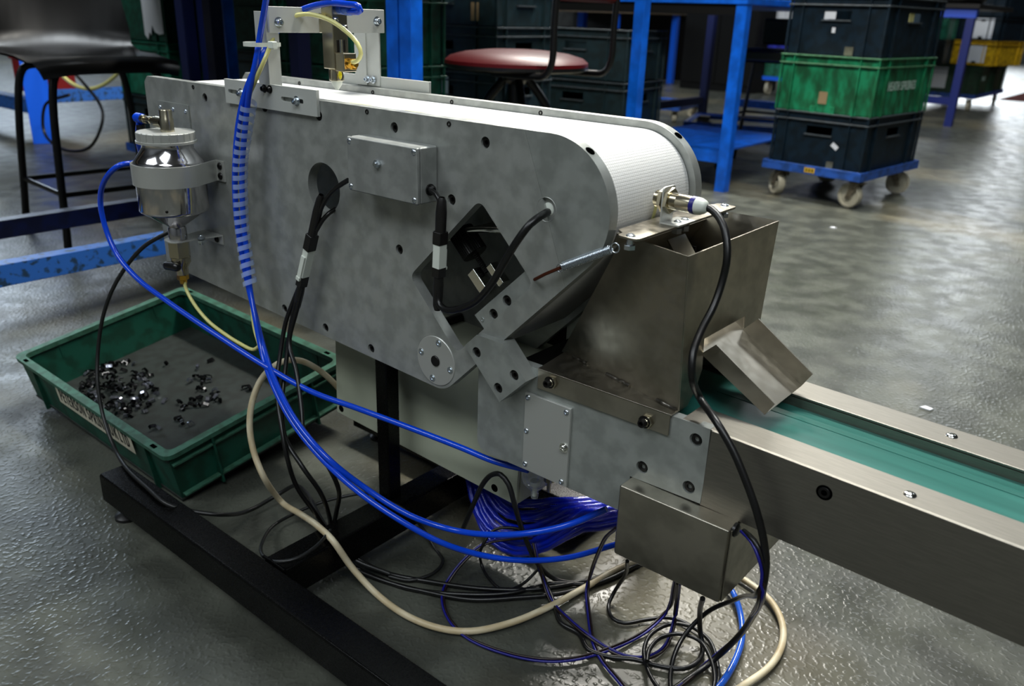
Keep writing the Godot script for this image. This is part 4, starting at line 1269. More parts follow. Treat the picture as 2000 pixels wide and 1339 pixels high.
func clip_mesh(w: float, h: float, d: float) -> ArrayMesh:
	var p := PackedVector2Array([Vector2(-w * 0.5, -h * 0.5), Vector2(-w * 0.42, h * 0.3), Vector2(-w * 0.15, h * 0.5), Vector2(w * 0.15, h * 0.38), Vector2(w * 0.42, h * 0.5), Vector2(w * 0.5, -h * 0.4)])
	var o: PackedVector2Array = Geometry2D.offset_polyline(p, 0.0007, Geometry2D.JOIN_MITER, Geometry2D.END_BUTT)[0]
	return MB.new().prism(o, -d * 0.5, d * 0.5, 0.0, Transform3D(), 0.7).mesh()


func lettering(parent: Node3D, words: String, p: Vector3, e: Vector3, wide: float, high: float, m: Material, face := "Droid Sans", bold := true) -> void:
	var f := SystemFont.new()
	f.font_names = PackedStringArray([face])
	f.font_weight = 700 if bold else 400
	var tm := TextMesh.new()
	tm.text = words
	tm.font = f
	tm.font_size = 48
	tm.pixel_size = 0.01
	tm.depth = 0.02
	tm.curve_step = 1.0
	var s := tm.get_aabb().size
	var o := MeshInstance3D.new()
	o.name = "lettering"
	o.mesh = tm
	o.material_override = m
	parent.add_child(o, true)
	o.transform = at(p, e) * Transform3D(Basis.from_scale(v3(wide / maxf(s.x, 0.01), high / maxf(s.y, 0.01), 0.02)), Vector3.ZERO)


# ---------------------------------------------------------------- hoses and cables
func cable(called: String, label: String, category: String, pts: Array, r: float, m: Material, seg := 8, step := 0.010) -> MeshInstance3D:
	var p := curve(mm(pts), step)
	var low := p[0]
	for q in p:
		if q.y < low.y:
			low = q
	return solo(called, label, category, MB.new().tube(p, r, seg), m, low)


func pair(label: String, pts: Array, r: float) -> void:
	var p := curve(mm(pts), 0.010)
	var low := p[0]
	for q in p:
		if q.y < low.y:
			low = q
	var t := thing("twin_wire", label, "wire", low)
	var a := PackedVector3Array()
	var b := PackedVector3Array()
	for i in p.size():
		var d := (p[mini(i + 1, p.size() - 1)] - p[maxi(i - 1, 0)]).normalized()
		var s := d.cross(Vector3.UP)
		s = s.normalized() if s.length() > 0.1 else Vector3.RIGHT
		var tw := sin(i * 0.09) * 0.5
		s = (s * cos(tw) + Vector3.UP * sin(tw)).normalized()
		a.append(p[i] + s * r)
		b.append(p[i] - s * r)
	part(t, "blue_wire", MB.new().tube(a, r, 7), M.blue_wire)
	part(t, "brown_wire", MB.new().tube(b, r, 7), M.brown_wire)


func cables() -> void:
	cable("air_hose", "blue air hose looping from the reservoir clamp across the post to the panel", "hose", [[-1276, 544, -632], [-1276, 543, -610], [-1305, 522, -600], [-1337, 485, -600], [-1339, 448, -600], [-1314, 402, -600], [-1256, 371, -600], [-1171, 348, -605], [-1065, 322, -615], [-963, 295, -630], [-885, 273, -650], [-823, 257, -680], [-746, 245, -705], [-664, 239, -720], [-612, 235, -728], [-561, 239, -735]], 0.0042, M.blue_tube, 10)
	cable("air_hose", "short blue air hose hanging from the fitting on the reservoir cap", "hose", [[-1253, 612, -638], [-1261, 594, -638], [-1279, 572, -645], [-1304, 548, -660]], 0.0042, M.blue_tube, 10)
	cable("air_hose", "blue air hose arching over the gantry from the dispensing valve down to the panel underside", "hose", [[-937, 775, -778], [-915, 773, -775], [-897, 775, -772], [-898, 780, -770], [-918, 782, -770], [-949, 783, -768], [-981, 778, -760], [-1013, 766, -750], [-1009, 745, -720], [-999, 718, -690], [-1015, 688, -680], [-1031, 660, -676], [-1046, 618, -672], [-1056, 574, -670], [-1061, 530, -668], [-1060, 486, -666], [-1052, 442, -664], [-1039, 403, -660], [-1019, 357, -655], [-988, 312, -645], [-926, 282, -620], [-855, 254, -600], [-793, 223, -600], [-758, 180, -630], [-701, 146, -660], [-654, 130, -690], [-590, 146, -700], [-535, 167, -715], [-498, 183, -740], [-456, 215, -760]], 0.0042, M.blue_tube, 10)
	cable("air_hose", "blue air hose rising straight out of view from the spiral wrapped bundle", "hose", [[-955, 819, -680], [-980, 778, -685], [-1001, 740, -688], [-1003, 708, -680], [-1012, 675, -674], [-1027, 643, -676], [-1036, 605, -674], [-1045, 561, -672], [-1048, 517, -670], [-1047, 473, -668], [-1039, 429, -664], [-1033, 392, -660], [-1011, 352, -650], [-985, 306, -640], [-933, 276, -620], [-872, 246, -605], [-804, 217, -600], [-745, 187, -610], [-689, 159, -630], [-644, 130, -660], [-607, 106, -700], [-568, 95, -740], [-528, 92, -790], [-485, 104, -850]], 0.004, M.blue_tube, 10)
	cable("oil_tube", "pale yellow tube arching from the brass elbow of the dispensing valve", "tube", [[-931, 709, -778], [-907, 712, -772], [-894, 722, -768], [-900, 734, -768], [-923, 751, -765], [-955, 764, -760], [-985, 768, -750], [-1003, 761, -735], [-1004, 743, -715], [-989, 712, -685], [-1006, 685, -680], [-1029, 657, -680], [-1052, 617, -680], [-1067, 558, -678], [-1071, 498, -676], [-1061, 439, -672], [-1048, 399, -668], [-1029, 370, -658], [-1018, 334, -652], [-998, 313, -645]], 0.003, M.yellow_tube, 8)
	cable("oil_tube", "pale yellow tube sagging from the brass nut under the reservoir", "tube", [[-1178, 381, -638], [-1177, 364, -638], [-1158, 342, -638], [-1126, 321, -640], [-1083, 309, -642], [-1048, 302, -645], [-1015, 302, -645], [-998, 313, -645]], 0.0028, M.yellow_tube, 8)
	cable("black_lead", "short black lead from the left end of the junction box", "cable", [[-830, 575, -685], [-845, 566, -682], [-861, 554, -680], [-878, 536, -680], [-890, 517, -680], [-901, 498, -680]], 0.0032, M.black_rubber, 8)
	cable("black_lead", "short black lead coming out of the round hole in the side plate", "cable", [[-880, 527, -702], [-879, 523, -690], [-885, 514, -684], [-894, 499, -680]], 0.003, M.black_rubber, 8)
	cable("black_lead", "leftmost of three black leads hanging below the white plug", "cable", [[-938, 413, -680], [-954, 383, -677], [-965, 351, -670], [-962, 308, -655], [-947, 270, -635], [-908, 235, -610], [-885, 191, -600], [-881, 138, -610], [-870, 90, -630], [-873, 34, -660], [-813, 30, -652], [-776, 6, -677], [-703, 6, -710], [-638, 6, -749], [-583, 6, -798], [-543, 6, -857], [-512, 6, -934]], 0.0033, M.black_rubber, 8)
	cable("black_lead", "middle of three black leads hanging below the white plug", "cable", [[-935, 412, -680], [-949, 377, -676], [-954, 339, -668], [-945, 291, -650], [-929, 254, -630], [-904, 212, -612], [-858, 183, -605], [-841, 142, -620], [-850, 90, -640], [-871, 20, -660], [-831, 15, -646], [-769, 6, -661], [-699, 6, -686], [-639, 6, -717], [-593, 6, -764], [-550, 6, -816], [-518, 6, -888], [-504, 6, -950]], 0.0033, M.black_rubber, 8)
	cable("black_lead", "rightmost of three black leads hanging below the white plug", "cable", [[-932, 412, -680], [-943, 375, -675], [-950, 325, -663], [-920, 298, -650], [-888, 258, -632], [-861, 226, -615], [-812, 207, -610], [-800, 167, -620], [-839, 97, -645], [-873, 34, -660], [-839, 30, -636], [-789, 6, -659], [-721, 6, -676], [-657, 6, -716], [-605, 6, -767], [-579, 6, -817], [-539, 6, -852]], 0.0033, M.black_rubber, 8)
	cable("grey_lead", "dark grey lead drooping from behind the reservoir over the green tray", "cable", [[-1254, 435, -670], [-1270, 424, -655], [-1299, 404, -640], [-1329, 367, -620], [-1348, 326, -600], [-1366, 274, -585], [-1369, 216, -570], [-1353, 169, -555], [-1328, 118, -545], [-1283, 85, -535], [-1194, 85, -513], [-1123, 85, -506], [-1056, 82, -505], [-1037, 67, -530], [-1011, 58, -560], [-1051, 12, -637], [-1049, 18, -690], [-1015, 44, -700], [-970, 51, -690], [-913, 43, -670], [-864, 40, -655], [-809, 30, -647], [-763, 10, -676]], 0.0034, M.grey_rubber, 8)
	cable("grey_lead", "thin dark grey lead looped on the cross rail of the black stand", "cable", [[-818, 90, -617], [-805, 88, -583], [-802, 88, -547], [-817, 85, -529], [-872, 60, -541], [-938, 30, -581], [-987, 12, -636], [-990, 12, -677], [-974, 20, -722], [-937, 30, -767], [-828, 85, -727], [-785, 85, -728], [-790, 30, -770], [-759, 8, -767], [-730, 6, -754], [-720, 6, -722], [-734, 6, -689], [-763, 6, -675]], 0.0026, M.grey_rubber, 8)
	cable("white_cable", "thick dirty white cable curling from the cabinet across the floor", "cable", [[-1003, 179, -800], [-1005, 208, -780], [-1004, 241, -750], [-998, 270, -710], [-1000, 275, -680], [-1017, 254, -660], [-1029, 215, -645], [-1028, 176, -635], [-1016, 137, -630], [-995, 100, -630], [-1009, 30, -668], [-930, 50, -649], [-840, 85, -615], [-801, 86, -607], [-780, 40, -623], [-739, 8, -634], [-675, 8, -632], [-628, 8, -644], [-594, 8, -667], [-564, 8, -717], [-544, 8, -783], [-531, 8, -853], [-515, 8, -931], [-477, 8, -996], [-422, 8, -1024], [-369, 8, -1019], [-321, 8, -1002], [-288, 8, -970], [-268, 8, -927], [-263, 8, -876], [-277, 8, -810], [-291, 8, -755]], 0.0048, M.white_cable, 10)
	cable("black_lead", "short black lead from the junction box gland down to its plug", "cable", [[-685, 585, -684], [-667, 583, -678], [-659, 575, -676], [-657, 567, -676], [-658, 549, -676]], 0.003, M.black_rubber, 8)
	cable("black_lead", "thick black lead curving from the plug up to the nose sensor", "cable", [[-662, 486, -676], [-660, 471, -675], [-659, 456, -673], [-646, 451, -670], [-619, 459, -665], [-587, 478, -660], [-561, 507, -657], [-541, 538, -655], [-528, 560, -657], [-519, 577, -665], [-516, 584, -680], [-522, 584, -698]], 0.0042, M.black_rubber, 10)
	cable("black_lead", "long black lead running from the barrel sensor down past the chute", "cable", [[-395, 598, -786], [-385, 599, -787], [-370, 594, -783], [-355, 581, -775], [-345, 558, -766], [-345, 535, -763], [-345, 510, -750], [-345, 489, -728], [-340, 472, -705], [-335, 451, -699], [-337, 419, -725], [-303, 410, -700], [-281, 390, -695], [-262, 364, -692], [-246, 337, -690], [-235, 310, -690], [-229, 286, -690], [-228, 259, -690], [-264, 150, -790], [-297, 60, -835], [-322, 12, -829], [-335, 6, -773], [-347, 6, -719]], 0.004, M.black_rubber, 10)
	cable("black_lead", "black lead from the wiring box grommet crossing to the floor loops", "cable", [[-260, 304, -700], [-244, 305, -690], [-233, 291, -688], [-227, 270, -688], [-230, 255, -688], [-312, 100, -856], [-353, 50, -865], [-369, 20, -845], [-366, 10, -812], [-356, 6, -784], [-341, 6, -757], [-324, 6, -734]], 0.003, M.black_rubber, 8)
	cable("black_lead", "outer black ring of lead lying on the floor in front", "cable", [[-458, 100, -828], [-471, 60, -850], [-487, 20, -852], [-486, 6, -837], [-466, 6, -818], [-449, 6, -821], [-431, 6, -846], [-407, 6, -873], [-377, 6, -877], [-345, 6, -868], [-320, 6, -840], [-302, 6, -808], [-293, 6, -766]], 0.0028, M.black_rubber, 8)
	cable("black_lead", "inner double black ring of lead lying on the floor in front", "cable", [[-373, 14, -868], [-395, 12, -859], [-407, 12, -824], [-400, 12, -791], [-381, 12, -765], [-357, 12, -746], [-330, 12, -737], [-300, 12, -758], [-300, 12, -791], [-322, 14, -827], [-351, 16, -848], [-375, 16, -843], [-392, 16, -818], [-390, 18, -785], [-382, 18, -767]], 0.0028, M.black_rubber, 8)
	cable("black_lead", "black lead dropping under the wiring box and winding left along the floor", "cable", [[-335, 120, -802], [-355, 60, -847], [-355, 20, -858], [-345, 6, -849], [-338, 6, -824], [-346, 6, -799], [-370, 6, -783], [-402, 6, -771], [-429, 6, -753], [-457, 6, -746], [-484, 6, -762], [-515, 6, -763], [-536, 6, -780], [-557, 6, -798], [-576, 12, -809], [-583, 40, -801], [-594, 60, -803]], 0.0034, M.black_rubber, 8)
	cable("air_hose", "pale blue hose curving along the floor right of the wiring box", "hose", [[-378, 12, -987], [-357, 12, -968], [-335, 9, -941], [-313, 9, -899], [-302, 9, -858], [-296, 9, -809], [-298, 9, -769]], 0.0044, M.sky_tube, 10)
	cable("grey_lead", "dark grey lead humped in front of the cabinet corner", "cable", [[-720, 50, -786], [-671, 131, -755], [-650, 175, -750], [-630, 200, -745], [-612, 209, -742], [-598, 200, -742], [-589, 171, -745], [-606, 85, -794], [-592, 40, -808], [-579, 10, -829], [-555, 6, -842], [-536, 6, -868], [-524, 6, -911], [-515, 6, -954]], 0.0036, M.grey_rubber, 8)
	cable("black_lead", "thin black lead loop over the front of the blue hose coil", "cable", [[-600, 20, -825], [-606, 6, -792], [-617, 6, -764], [-650, 6, -769], [-679, 10, -784], [-668, 50, -771], [-661, 75, -790], [-641, 80, -806], [-609, 85, -808]], 0.0022, M.black_rubber, 8)
	pair("blue and brown twin wire hanging from the wiring box grommet", [[-261, 304, -700], [-245, 303, -690], [-234, 292, -685], [-228, 271, -685], [-227, 250, -685], [-275, 120, -810], [-302, 50, -849], [-326, 10, -823], [-334, 10, -757], [-343, 10, -711]], 0.0017)
	pair("blue and brown twin wire in a wide loop under the wiring box", [[-603, 80, -807], [-646, 60, -802], [-671, 50, -785], [-685, 30, -751], [-688, 6, -718], [-667, 6, -689], [-632, 6, -666], [-589, 6, -657], [-539, 6, -667], [-493, 6, -689], [-462, 6, -719], [-434, 6, -772], [-419, 6, -826], [-410, 20, -863], [-384, 100, -823], [-361, 160, -773]], 0.0017)
	pair("blue and brown twin wire falling from left end of wiring box", [[-436, 200, -754], [-472, 150, -790], [-497, 100, -816], [-519, 50, -840], [-525, 12, -840], [-495, 6, -802], [-459, 6, -761], [-431, 6, -741], [-396, 6, -726], [-363, 6, -710]], 0.0017)
	pair("blue and brown twin wire curling along floor below the hose coil", [[-371, 120, -807], [-391, 50, -852], [-392, 15, -853], [-384, 6, -820], [-389, 6, -789], [-408, 6, -770], [-436, 6, -764], [-468, 10, -763], [-509, 10, -772], [-552, 10, -788], [-573, 30, -796], [-580, 60, -791], [-593, 80, -798]], 0.0017)
	# spiral wrap round the bundle
	var mid := curve(mm([[-1020, 653, -676], [-1035, 614, -675], [-1048, 572, -673], [-1053, 523, -671], [-1052, 474, -668], [-1044, 430, -665], [-1033, 396, -661]]), 0.0012)
	var b := MB.new()
	var pitch := 0.0128
	var len := 0.0
	var prev: Array = []
	for i in mid.size() - 1:
		var d := (mid[i + 1] - mid[i]).normalized()
		var x := d.cross(Vector3.BACK).normalized()
		var y := d.cross(x)
		len += mid[i].distance_to(mid[i + 1])
		var steps := 6
		for s in steps:
			var c := mid[i].lerp(mid[i + 1], float(s) / steps)
			var g := TAU * (len + mid[i].distance_to(mid[i + 1]) * s / steps) / pitch
			var nrm := x * cos(g) + y * sin(g)
			var q := c + nrm * 0.0104
			var now := [q - d * 0.0036, q + d * 0.0036, nrm]
			if prev.size():
				b.quad(prev[0], prev[1], now[1], now[0], prev[2], prev[2], now[2], now[2])
			prev = now
	solo("spiral_wrap", "clear bluish spiral wrap binding the blue hoses in front of the side plate", "cable wrap", b, M.spiral, v3(-1.036, 0.396, -0.660))
	# plugs with heat shrink
	plug("white in-line plug between black sleeves below the round hole", v3(-0.8990, 0.5020, -0.680), v3(-0.9360, 0.4110, -0.680))
	plug("white in-line plug marked by hand below the junction box", v3(-0.6580, 0.5490, -0.676), v3(-0.6615, 0.4860, -0.676))
	# coil of blue hose draped over the back rail
	var pts := PackedVector3Array()
	var turns := 24
	var lay := []
	for i in turns:
		lay.append([rng.randf_range(-0.005, 0.005), rng.randf_range(-0.005, 0.005), 0.124 + 0.0078 * (i % 6) + rng.randf_range(-0.003, 0.003), (i / 6) * 0.0105 + rng.randf_range(0, 0.004)])
	for k in turns * 40:
		var i := k / 40
		var f := (k % 40) / 40.0
		var p: Array = lay[i]
		var q: Array = lay[mini(i + 1, turns - 1)]
		var r: float = lerpf(p[2], q[2], smoothstep(0, 1, f))
		var g := TAU * f
		var c := v3(-0.667 + lerpf(p[0], q[0], f) + r * cos(g), 0, -0.972 + lerpf(p[1], q[1], f) + r * sin(g))
		c.y = lerpf(0.0870, 0.006, smoothstep(-0.865, -0.800, c.z)) + lerpf(p[3], q[3], f)
		pts.append(c)
	solo("hose_coil", "coil of clear blue hose heaped over the back rail under the cabinet", "hose", MB.new().tube(pts, 0.0038, 8), M.coil_tube, v3(-0.655, 0.01, -0.955))


func plug(label: String, p0: Vector3, p1: Vector3) -> void:
	var t := thing("cable_plug", label, "plug", p1)
	var f := along(p1, p0 - p1)
	var l := p0.distance_to(p1)
	var low := MB.new()
	low.lathe([Vector2(0.0038, -0.042), Vector2(0.0056, -0.036), Vector2(0.0062, -0.010), Vector2(0.0058, 0.0)], 14, f)
	low.box(v3(0, l * 0.10, 0), v3(0.0135, l * 0.20, 0.0120), 0.0012, f)
	part(t, "lower_sleeve", low, M.sleeve)
	var top := MB.new()
	top.box(v3(0, l * 0.76, 0), v3(0.0150, l * 0.26, 0.0130), 0.0015, f)
	top.lathe([Vector2(0.0064, l * 0.86), Vector2(0.0066, l * 1.25), Vector2(0.0054, l * 1.45), Vector2(0.0034, l * 1.52)], 14, f)
	part(t, "upper_sleeve", top, M.sleeve)
	part(t, "housing", MB.new().box(v3(0, l * 0.42, 0), v3(0.0130, l * 0.48, 0.0115), 0.0010, f).box(v3(0.0070, l * 0.34, 0), v3(0.0040, l * 0.40, 0.0080), 0.0008, f).box(v3(0.0086, l * 0.16, 0), v3(0.0034, l * 0.06, 0.0080), 0.0006, f), M.white_plastic)


# ---------------------------------------------------------------- crates and dollies
func crate(label: String, c: Vector3, turn: float, sx: float, h: float, sz: float, m: Material, group := "", grip := true, edge: Material = null) -> Node3D:
	var t := thing("stacking_crate", label, "crate", c, turn, group)
	var X := sx * 0.5
	var Z := sz * 0.5
	var ins := 0.014
	var gw := 0.062
	var g0 := h - 0.095
	var g1 := h - 0.060
	var b := MB.new()
	b.bb(v3(-X + ins, 0, -Z + ins), v3(X - ins, 0.005, Z - ins))
	for s in [-1.0, 1.0]:
		var z0: float = s * (Z - ins)
		var z1: float = s * (Z - ins - 0.004)
		var x0: float = s * (X - ins)
		var x1: float = s * (X - ins - 0.004)
		if grip:
			b.bb(v3(-X + ins, 0, z0), v3(X - ins, g0, z1)).bb(v3(-X + ins, g1, z0), v3(X - ins, h, z1)).bb(v3(-X + ins, g0, z0), v3(-gw, g1, z1)).bb(v3(gw, g0, z0), v3(X - ins, g1, z1))
			b.bb(v3(x0, 0, -Z + ins), v3(x1, g0, Z - ins)).bb(v3(x0, g1, -Z + ins), v3(x1, h, Z - ins)).bb(v3(x0, g0, -Z + ins), v3(x1, g1, -gw)).bb(v3(x0, g0, gw), v3(x1, g1, Z - ins))
		else:
			b.bb(v3(-X + ins, 0, z0), v3(X - ins, h, z1)).bb(v3(x0, 0, -Z + ins), v3(x1, h, Z - ins))
	own(t, "shell", b, m)
	var e: Material = edge if edge else m
	for y in [h - 0.006, h - 0.040]:
		b = MB.new()
		b.bb(v3(-X, y, Z - ins), v3(X, y + 0.006, Z), 0.001).bb(v3(-X, y, -Z), v3(X, y + 0.006, -Z + ins), 0.001).bb(v3(X - ins, y, -Z + ins), v3(X, y + 0.006, Z - ins), 0.001).bb(v3(-X, y, -Z + ins), v3(-X + ins, y + 0.006, Z - ins), 0.001)
		own(t, "rim", b, e)
	var xs := [-X * 0.72, X * 0.62] if sx > 0.5 else [-X * 0.70, X * 0.62]
	for s in [-1.0, 1.0]:
		for x in xs:
			own(t, "rib", MB.new().bb(v3(x - 0.003, 0, s * (Z - ins)), v3(x + 0.003, h - 0.006, s * (Z - 0.002))), m)
		for z in [-Z * 0.66, Z * 0.66]:
			own(t, "rib", MB.new().bb(v3(s * (X - ins), 0, z - 0.003), v3(s * (X - 0.002), h - 0.006, z + 0.003)), m)
		for s2 in [-1.0, 1.0]:
			own(t, "corner_post", MB.new().bb(v3(s * (X - ins), 0, s2 * (Z - ins)), v3(s * (X - 0.003), h - 0.006, s2 * (Z - 0.003)), 0.003), m)
	if grip:
		for s in [-1.0, 1.0]:
			own(t, "grip_ledge", MB.new().bb(v3(-gw - 0.004, g0 - 0.006, s * (Z - ins)), v3(gw + 0.004, g0, s * (Z - 0.003))), e)
			own(t, "grip_ledge", MB.new().bb(v3(s * (X - ins), g0 - 0.006, -gw - 0.004), v3(s * (X - 0.003), g0, gw + 0.004)), e)
	return t


func castor(t: Node3D, p: Vector3, r: float, turn: float) -> void:
	var f := Transform3D(Basis(Vector3.UP, deg_to_rad(turn)), p)
	var w := MB.new()
	w.lathe([Vector2(0, -0.016), Vector2(r * 0.30, -0.016), Vector2(r * 0.34, -0.009), Vector2(r * 0.78, -0.009), Vector2(r * 0.84, -0.017), Vector2(r * 0.96, -0.016), Vector2(r, -0.010), Vector2(r, 0.010), Vector2(r * 0.96, 0.016), Vector2(r * 0.84, 0.017), Vector2(r * 0.78, 0.009), Vector2(r * 0.34, 0.009), Vector2(r * 0.30, 0.016), Vector2(0, 0.016)], 32, f * Transform3D(Basis(Vector3.BACK, PI / 2), v3(0, r, 0)))
	var o := own(t, "castor_wheel", w, M.nylon)
	var k := MB.new()
	for s in [-1.0, 1.0]:
		k.prism(PackedVector2Array([Vector2(-0.012, r - 0.012), Vector2(0.012, r - 0.012), Vector2(0.052, r * 2.0 + 0.006), Vector2(0.008, r * 2.0 + 0.006)]), -0.0015, 0.0015, 0.0004, f * Transform3D(Basis(v3(0, 0, 1), v3(0, 1, 0), v3(-1, 0, 0)), v3(s * 0.021, 0, 0)))
	k.box(v3(0, r * 2.0 + 0.007, 0.030), v3(0.046, 0.004, 0.060), 0.001, f)
	k.lathe([Vector2(0, -0.026), Vector2(0.007, -0.026), Vector2(0.007, 0.026), Vector2(0, 0.026)], 12, f * Transform3D(Basis(Vector3.BACK, PI / 2), v3(0, r, 0)))
	own(o, "castor_fork", k, M.castor)


func dolly(label: String, c: Vector3, turn: float, sx: float, sz: float, y: float, turns: Array, m: Material) -> Node3D:
	var t := thing("crate_dolly", label, "dolly", c, turn)
	var X := sx * 0.5
	var Z := sz * 0.5
	var r := (y - 0.047) * 0.5
	for s in [-1.0, 1.0]:
		own(t, "frame_rail", MB.new().bb(v3(-X, y - 0.030, s * Z), v3(X, y + 0.010, s * (Z - 0.004)), 0.001).bb(v3(-X, y - 0.004, s * Z), v3(X, y, s * (Z - 0.035)), 0.001), m)
		own(t, "frame_rail", MB.new().bb(v3(s * X, y - 0.030, -Z), v3(s * (X - 0.004), y + 0.010, Z), 0.001).bb(v3(s * X, y - 0.004, -Z), v3(s * (X - 0.035), y, Z), 0.001), m)
	var k := 0
	for s in [[1.0, 1.0], [-1.0, 1.0], [1.0, -1.0], [-1.0, -1.0]]:
		castor(t, v3(s[0] * (X - 0.06), 0, s[1] * (Z - 0.06)), r, turns[k])
		own(t, "castor_plate", MB.new().box(v3(s[0] * (X - 0.06), y - 0.018, s[1] * (Z - 0.06)), v3(0.085, 0.030, 0.085), 0.002), M.castor)
		k += 1
	return t


func sticker(t: Node3D, called: String, p: Vector3, s: Vector3, m: Material, e := Vector3.ZERO) -> MeshInstance3D:
	return own(t, called, MB.new().box(Vector3.ZERO, s), m, at(p, e))


func crates() -> void:
	# the near stack on its dolly
	var turn := -6.0
	var f := Transform3D(Basis(Vector3.UP, deg_to_rad(turn)), v3(-1.352, 0, -4.160))
	var d := dolly("light blue four-wheeled dolly under the navy and green crate stack", f.origin, turn, 0.485, 0.645, 0.157, [80.0, 55.0, -70.0, 130.0], M.blue_paint_light)
	sticker(d, "yellow_sticker", v3(0.0, 0.146, 0.3232), v3(0.050, 0.022, 0.0008), M.yellow_label)
	for i in 3:
		sticker(d, "sticker_print", v3(-0.014 + 0.014 * i, 0.146, 0.3237), v3(0.007, 0.013, 0.0008), M.ink)
	var c0 := crate("dark navy crate at the bottom of the stack on the blue dolly", f * v3(0, 0.157, 0), turn, 0.455, 0.243, 0.610, M.crate_navy, "", true, M.crate_edge)
	sticker(c0, "paper_scrap", v3(0.085, 0.105, 0.2920), v3(0.034, 0.020, 0.0008), M.paper, v3(0, 0, -35))
	sticker(c0, "latch_recess", v3(0.075, 0.020, 0.2920), v3(0.032, 0.030, 0.0012), M.ledge)
	var c1 := crate("bright green worn crate in the middle of the dolly stack", f * v3(0, 0.400, 0), turn, 0.465, 0.243, 0.620, M.crate_green, "", false, M.green_edge)
	lettering(c1, "HEATH SPRINGS", v3(0.2220, 0.125, 0.015), v3(0, 90, 0), 0.300, 0.038, M.chalk)
	sticker(c1, "old_label", v3(-0.005, 0.065, 0.2970), v3(0.040, 0.052, 0.0008), M.cardboard)
	for x in [-0.045, 0.045]:
		sticker(c1, "latch_lug", v3(x, 0.014, 0.2990), v3(0.026, 0.028, 0.006), M.crate_green)
	var c2 := crate("dark navy crate on top of the dolly stack with a paper in its grip", f * v3(0, 0.643, 0), turn, 0.455, 0.243, 0.610, M.crate_navy, "", true, M.crate_edge)
	sticker(c2, "paper_scrap", v3(-0.040, 0.172, 0.2860), v3(0.058, 0.045, 0.0010), M.paper)
	sticker(c2, "paper_scrap", v3(0.2080, 0.170, 0.020), v3(0.0010, 0.045, 0.050), mat(Color(0.78, 0.76, 0.50), 0.8))
	sticker(c2, "paper_scrap", v3(-0.008, 0.105, 0.2920), v3(0.016, 0.022, 0.0008), M.paper)
	sticker(c2, "latch_recess", v3(0.075, 0.022, 0.2920), v3(0.038, 0.036, 0.0012), M.ledge)
	# teal crates under the bench behind the gantry
	var y := 0.13
	dolly("low blue dolly under the teal crates behind the gantry", v3(-2.30, 0, -1.98), 0.0, 0.42, 0.44, 0.125, [20.0, 60.0, 10.0, 100.0], M.blue_paint)
	for s in ["bottom teal crate of the stack behind the gantry", "middle teal crate of the stack behind the gantry", "top teal crate of the stack behind the gantry"]:
		crate(s, v3(-2.30, y, -1.98), 0.0, 0.40, 0.235, 0.42, M.crate_teal, "", false)
		y += 0.235
	# dark crates behind the red chair
	y = 0.0
	var said := ["lowest dark crate behind the red chair", "second dark crate up behind the red chair", "third dark crate behind the red chair with a white sheet on it", "fourth dark crate behind the red chair under the bench", "top dark crate behind the red chair, cut off by the frame"]
	for i in 5:
		var c := crate(said[i], v3(-2.62, y, -2.88), 4.0, 0.60, 0.18, 0.42, M.crate_dark, "", true, M.crate_edge)
		if i == 2:
			sticker(c, "paper_sheet", v3(-0.020, 0.090, 0.2040), v3(0.125, 0.130, 0.001), M.paper)
		if i == 4:
			sticker(c, "paper_scrap", v3(0.18, 0.055, 0.2040), v3(0.04, 0.07, 0.001), M.cardboard)
		y += 0.18
	for i in 3:
		crate(["lower dark crate beside the red chair's back frame", "middle dark crate beside the red chair's back frame", "upper dark crate beside the red chair's back frame"][i], v3(-2.55, i * 0.24, -3.75), 4.0, 0.60, 0.235, 0.42, M.crate_dark, "", true, M.crate_edge)
	# stack at the far left, beyond the stool
	y = 0.105
	dolly("pale blue dolly under the crate stack beyond the black stool", v3(-3.95, 0, -2.36), 0.0, 0.50, 0.62, 0.100, [0.0, 40.0, 70.0, 20.0], M.blue_paint_light)
	for i in 3:
		var c := crate(["dark bottom crate of the stack beyond the black stool", "green middle crate of the stack beyond the black stool", "dark green top crate of the stack beyond the black stool"][i], v3(-3.95, y, -2.36), 0.0, 0.48, 0.247, 0.60, [M.crate_dark, M.crate_teal, M.tray_green][i], "", i == 0)
		if i == 2:
			var po := PackedVector2Array([Vector2(0.06, 0.26), Vector2(0.06, 0.03), Vector2(0.085, 0.012), Vector2(0.10, 0.045), Vector2(0.115, 0.030), Vector2(0.13, 0.075), Vector2(0.15, 0.045), Vector2(0.185, 0.035), Vector2(0.225, 0.040), Vector2(0.225, 0.26)])
			own(c, "torn_poster", MB.new().prism(po, 0.2995, 0.3005), M.paper)
		y += 0.247
	# shelves of dark crates in the shade behind the machine's tail
	y = 0.0
	for i in 4:
		crate(["dark crate on the floor in the shade behind the machine tail", "second dark crate in the shade behind the machine tail", "third dark crate in the shade behind the machine tail", "topmost dark crate in the shade behind the machine tail"][i], v3(-3.05, y, -2.30), 12.0, 0.60, 0.20, 0.42, M.tray_green if i % 2 else M.crate_dark)
		y += 0.20
	# long dolly with yellow and green crates at the far right
	dolly("long blue dolly carrying yellow and green crates at the far right", v3(-2.21, 0, -10.12), 0.0, 0.62, 1.30, 0.150, [0.0, 30.0, 10.0, 60.0], M.blue_paint_light)
	var g0 := crate("green front crate on the long dolly with a grey paper", v3(-2.21, 0.150, -9.80), 0.0, 0.60, 0.27, 0.62, M.crate_deep, "", false)
	sticker(g0, "paper_sheet", v3(-0.08, 0.15, 0.2990), v3(0.17, 0.20, 0.001), M.paper)
	lettering(g0, "HEATH", v3(0.2870, 0.15, 0.05), v3(0, 90, 0), 0.15, 0.04, M.chalk)
